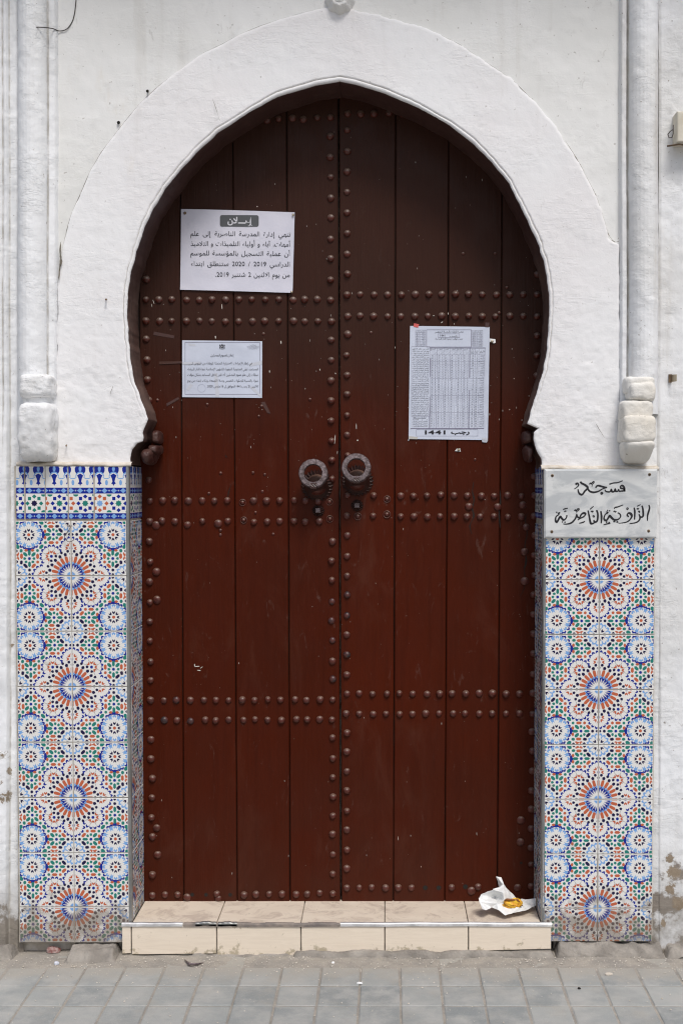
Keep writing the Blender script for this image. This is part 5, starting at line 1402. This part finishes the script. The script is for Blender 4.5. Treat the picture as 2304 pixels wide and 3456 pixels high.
# ================================================================== WRAPPER AND FRITTER on the step
def crumple(name, outline, mat, par, seed, ang=0):
    pass
wr = empty('food_wrapper', 'crumpled white wrapping paper lying on the right end of the step', 'food wrapper')
YW = .06
def wp(a, b, y): return P(1130+a*.4592, 2250+b*.4592, y)
W_ = [ # outline & folds in the lower-right door detail, with distance from the wall plane
 (1185,1545,.10),(1222,1552,.10),(1240,1605,.085),(1345,1715,.09),(1240,1715,.035),(1055,1705,.03),(1075,1680,.045),(1160,1640,.07),(1215,1620,.08),
 (1200,1612,.11),(1060,1730,.02),(1085,1785,.005),(1110,1793,.0),(1150,1770,.03),(1200,1790,.01),(1250,1830,-.01),(1300,1815,.0),(1350,1770,.02),(1370,1730,.06),(1235,1665,.05),(1180,1700,.10),(1290,1740,.045),(1190,1745,.028),
 (1475,1705,.10),(1475,1760,.085),(1400,1795,.03),(1390,1715,.09)]
V3 = [wp(*q) for q in W_]
FF = [(0,1,2),(0,2,9),(9,2,8),(8,2,19),(2,3,19),(7,8,19),(7,19,20),(6,7,20),(5,6,20),(5,20,22),(5,22,10),(10,22,13),(10,13,12),(10,12,11),(13,22,14),(22,4,21),(22,21,14),(14,21,15),(15,21,16),(16,21,17),(17,21,18),(21,3,18),(4,3,21),(4,19,3),(20,19,4),(20,4,22),(18,26,17),(26,25,17),(26,23,24),(26,24,25),(17,25,16),(18,3,26)]
mw = bpy.data.meshes.new('crumpled_paper'); mw.from_pydata(V3, [], FF); mw.materials.append(M['wrap']); ow = link(bpy.data.objects.new('crumpled_paper', mw)); ow.parent = wr
sb = ow.modifiers.new('s', 'SUBSURF'); sb.subdivision_type = 'SIMPLE'; sb.levels = sb.render_levels = 4
tx = bpy.data.textures.new('crumple', 'VORONOI'); tx.noise_scale = .035; tx.distance_metric = 'DISTANCE'
dm = ow.modifiers.new('d', 'DISPLACE'); dm.texture = tx; dm.strength = .010; dm.mid_level = .4; dm.texture_coords = 'GLOBAL'
so = ow.modifiers.new('t', 'SOLIDIFY'); so.thickness = .0006
fr = empty('fritter', 'piece of yellow fritter with a browned crust lying in the white wrapper', 'food scrap')
def fritter():
    R = 20; vs_, fs = [], []
    c = np.array(wp(1298, 1749, .028)); hx, hy, hz = .031, .011, .0175
    for i in range(R+1):
        a = math.pi*i/R
        for k in range(R*2):
            t = math.pi*k/R; d = np.array([math.sin(a)*math.cos(t), math.sin(a)*math.sin(t), math.cos(a)])
            n_ = 1+.30*float(fbm(np.array(d[0]*1.3+d[1]), np.array(d[2]*1.3-d[1]), .5, 71, 4, .65))
            vs_.append(c+d*n_*np.array([hx, hy, hz]))
    for i in range(R):
        for k in range(R*2): fs.append((i*2*R+k, (i+1)*2*R+k, (i+1)*2*R+(k+1)%(2*R), i*2*R+(k+1)%(2*R)))
    mesh('crumb', vs_, fs, M['food'], fr, True)
    pts = [wp(a, b, .022) for a, b in ((1243,1722),(1262,1712),(1300,1716),(1345,1718),(1358,1735))]
    tube('crust', pts, [.002,.0035,.004,.0035,.002], M['crust'], fr, 7)
fritter()

# ================================================================== WALL HARDWARE
wi = tube('wire', [P(u*.7347, v*.7347, yy) for u, v, yy in spline([(82,138,-.030),(95,132,-.048),(150,123,-.062),(205,124,-.055),(245,130,-.020),(272,140,.004),(305,132,.004),(330,100,.006),(342,60,.006),(348,10,.006),(352,-30,.006)], 5)], .0017, M['wire'], None, 6)
tag(wi, 'thin dark twisted wire looping from the top edge over the left pilaster', 'wire')
def nail(label, u, v, y, mat, r=.004, ang=.5, ln=.02):
    c = P(u, v, y); o = tube('nail', [(c[0], c[1]+.01, c[2]), (c[0]+ln*.3*math.cos(ang), c[1]-ln, c[2]-ln*.3)], [r*.6, r*.6], mat, None, 6)
    v_, f_ = dome(r, r*.6, 8, 2)
    h = mesh('head', [(c[0]+ln*.3*math.cos(ang)+a, c[1]-ln+b, c[2]-ln*.3+d) for a, b, d in v_], f_, mat, o); return tag(o, label, 'nail')
nail('rusty bent nail in the white wall left of the double row of studs', 357, 1007, 0, M['rust'])
nail('small rusty nail just above the blue border of the left tile panel', 223, 1499, 0, M['rust'], .003)
nail('higher of the two dark nails at the upper left edge of the arch band', 499, 306, .014, M['hole'], .0055, 1.2, .02)
nail('lower of the two dark nails at the upper left edge of the arch band', 399, 412, .014, M['hole'], .0060, .2, .012)
# junction box fragment and wire loop at the right border
jb = empty('junction_box', 'cream painted metal box beside the right pilaster', 'junction box')
x0, z1 = Pn(2279, 381, -.05); x1, z0 = Pn(2400, 484, -.05)
v, f = box_data(x0, x1, -.075, .0, z0, z1, .004); mesh('housing', v, f, M['boxpaint'], jb)
tube('fixing_wire', [P(2279+a, 430+b, -.08) for a, b in ((-8,5),(-18,12),(-26,22),(-22,34),(-12,32),(-8,20),(-8,5),(-7,-10))], .0018, M['wire'], jb, 6)
tube('hinge_rod', [P(2250, 492, -.05), P(2290, 486, -.06), P(2330, 490, -.06)], .003, M['rust'], jb, 6)
br = empty('wall_bracket', 'small rusty metal clip sticking out of the white wall at the far right', 'bracket')
def q4(a, b, y): return P(1704+a*.4677, 800+b*.4677, y)
A = [q4(1178,990,-.006), q4(1178,1050,-.006), q4(1200,1050,-.004), q4(1200,990,-.004)]
mesh('plate', [(p[0], p[1]-d, p[2]) for d in (0, .004) for p in A], [(4,5,6,7),(0,1,5,4),(1,2,6,5),(2,3,7,6),(3,0,4,7)], M['rust'], br)
v, f = box_data(q4(1195,0,-.03)[0], q4(1238,0,-.03)[0], -.045, -.003, q4(0,1045,-.03)[2], q4(0,988,-.03)[2], .002); 
B = [q4(1205,992,-.010), q4(1238,990,-.045), q4(1238,1040,-.045), q4(1205,1045,-.010)]
mesh('tongue', B+[(p[0]-.003, p[1], p[2]) for p in B], [(0,1,2,3),(7,6,5,4),(0,4,5,1),(1,5,6,2),(2,6,7,3),(3,7,4,0)], M['brass'], br)
hk = tube('wire_hook', [P(u*.3827, 1500+v*.3827, YT-.008-d) for u, v, d in spline([(606,700,0),(592,712,.004),(600,725,.005),(612,712,.004),(618,735,.003),(590,780,.005),(570,805,.006),(575,835,.006),(605,858,.006),(640,850,.006),(652,835,.005)], 4)], .0013, M['iron'], None, 6)
tag(hk, 'small grey wire hook hanging on the upper part of the left tile panel', 'hook')
# deep open joints in the plaster beside the arch
def cleft(pts, wd, y=.0):
    q = spline([P(u, v, y-.0045) for u, v in pts], 4); vs_, fs = [], []
    for i, p in enumerate(q):
        ww = wd*(.4+random.random()*.8)*max(.15, 1-abs(i/(len(q)-1)-.5)*1.8)
        vs_ += [(p[0]-ww, p[1], p[2]), (p[0], p[1]+.0, p[2]), (p[0]+ww, p[1], p[2])]
    for i in range(len(q)-1): fs += [(3*i, 3*i+1, 3*i+4, 3*i+3), (3*i+1, 3*i+2, 3*i+5, 3*i+4)]
    mesh('crack', vs_, fs, M['crack'], wall)
M['crack'] = simple('dirt_filled_crack', (.10, .09, .07), .95, 0, None, ((.25, .22, .18), 60))
cleft([(205,815),(203,850),(206,880),(201,910),(199,945)], .006, -.004); cleft([(184,1020),(196,1017),(212,1021)], .002, -.010); cleft([(716,330),(727,360),(742,408)], .0008, -.003)
for OUT in (L_OUT, R_OUT):
    B = resample(OUT, 60); B = B[B[:, 1] < 1000]
    for a in range(0, len(B)-4, 4):
        if random.random() < .85: cleft([tuple(q) for q in B[a:a+5]], random.uniform(.0006, .0018), .0105)
cleft([(2062,808),(2076,816),(2090,812)], .0045, -.004); cleft([(2008,1425),(2022,1450),(2040,1478)], .0012, -.003); cleft([(345,1318),(380,1302),(372,1330),(400,1320)], .0008, -.003)

# ================================================================== turn the lettering into meshes
temps = {}
for s in REQ:
    c = bpy.data.curves.new('t', 'FONT'); c.body = s[0]; c.size = 1; c.offset = .028 if s[1] else 0.0; c.resolution_u = 2; c.fill_mode = 'FRONT'
    o = bpy.data.objects.new('t', c); COL.objects.link(o); temps[s] = o
dg = bpy.context.evaluated_depsgraph_get(); dg.update()
for s, o in temps.items():
    m = bpy.data.meshes.new_from_object(o.evaluated_get(dg))
    co = np.empty(len(m.vertices)*3); m.vertices.foreach_get('co', co); co = co.reshape(-1, 3)
    REQ[s] = (co[:, :2].copy(), [tuple(p.vertices) for p in m.polygons]); bpy.data.meshes.remove(m)
for o in temps.values():
    c = o.data; bpy.data.objects.remove(o); bpy.data.curves.remove(c)
for s, mat, ws, xr, base, em, xl_, gap, sx, slope, mg in JOBS:
    wid = [(REQ[q][0][:, 0].max()-REQ[q][0][:, 0].min()) if len(REQ[q][0]) else .3 for q in ws]
    if xl_ is not None:
        avail = abs(xr-xl_); tot = sum(wid)*em*sx; ng = len(ws)-1
        mn = mg*em*ng
        if tot+mn > avail or ng == 0: k = (avail-mn)/tot if ng else avail/tot
        else: k = 1.0
        sxx = sx*k; gp = (avail-tot*k)/ng if ng else 0
    else: sxx = sx; gp = gap*em
    vs_, fs = s.b.setdefault(mat, ([], []))
    x = xr
    for q, wq in zip(ws, wid):
        co, pf = REQ[q]; i0 = len(vs_); mnx = co[:, 0].min() if len(co) else 0
        for a, b in co:
            px = x-wq*em*sxx+(a-mnx)*em*sxx
            vs_.append(s.pt(px, base-b*em+slope*(px-800), .0011))
        fs += [tuple(i0+t for t in p) for p in pf]
        x -= wq*em*sxx+gp
for pg, par in ((p1, n1), (p2, n2), (p3, n3)):
    for mat, (vs_, fs) in pg.b.items(): 
        mesh('tape' if mat in ('tape', 'clear') else 'printing', vs_, fs, M[mat], par)
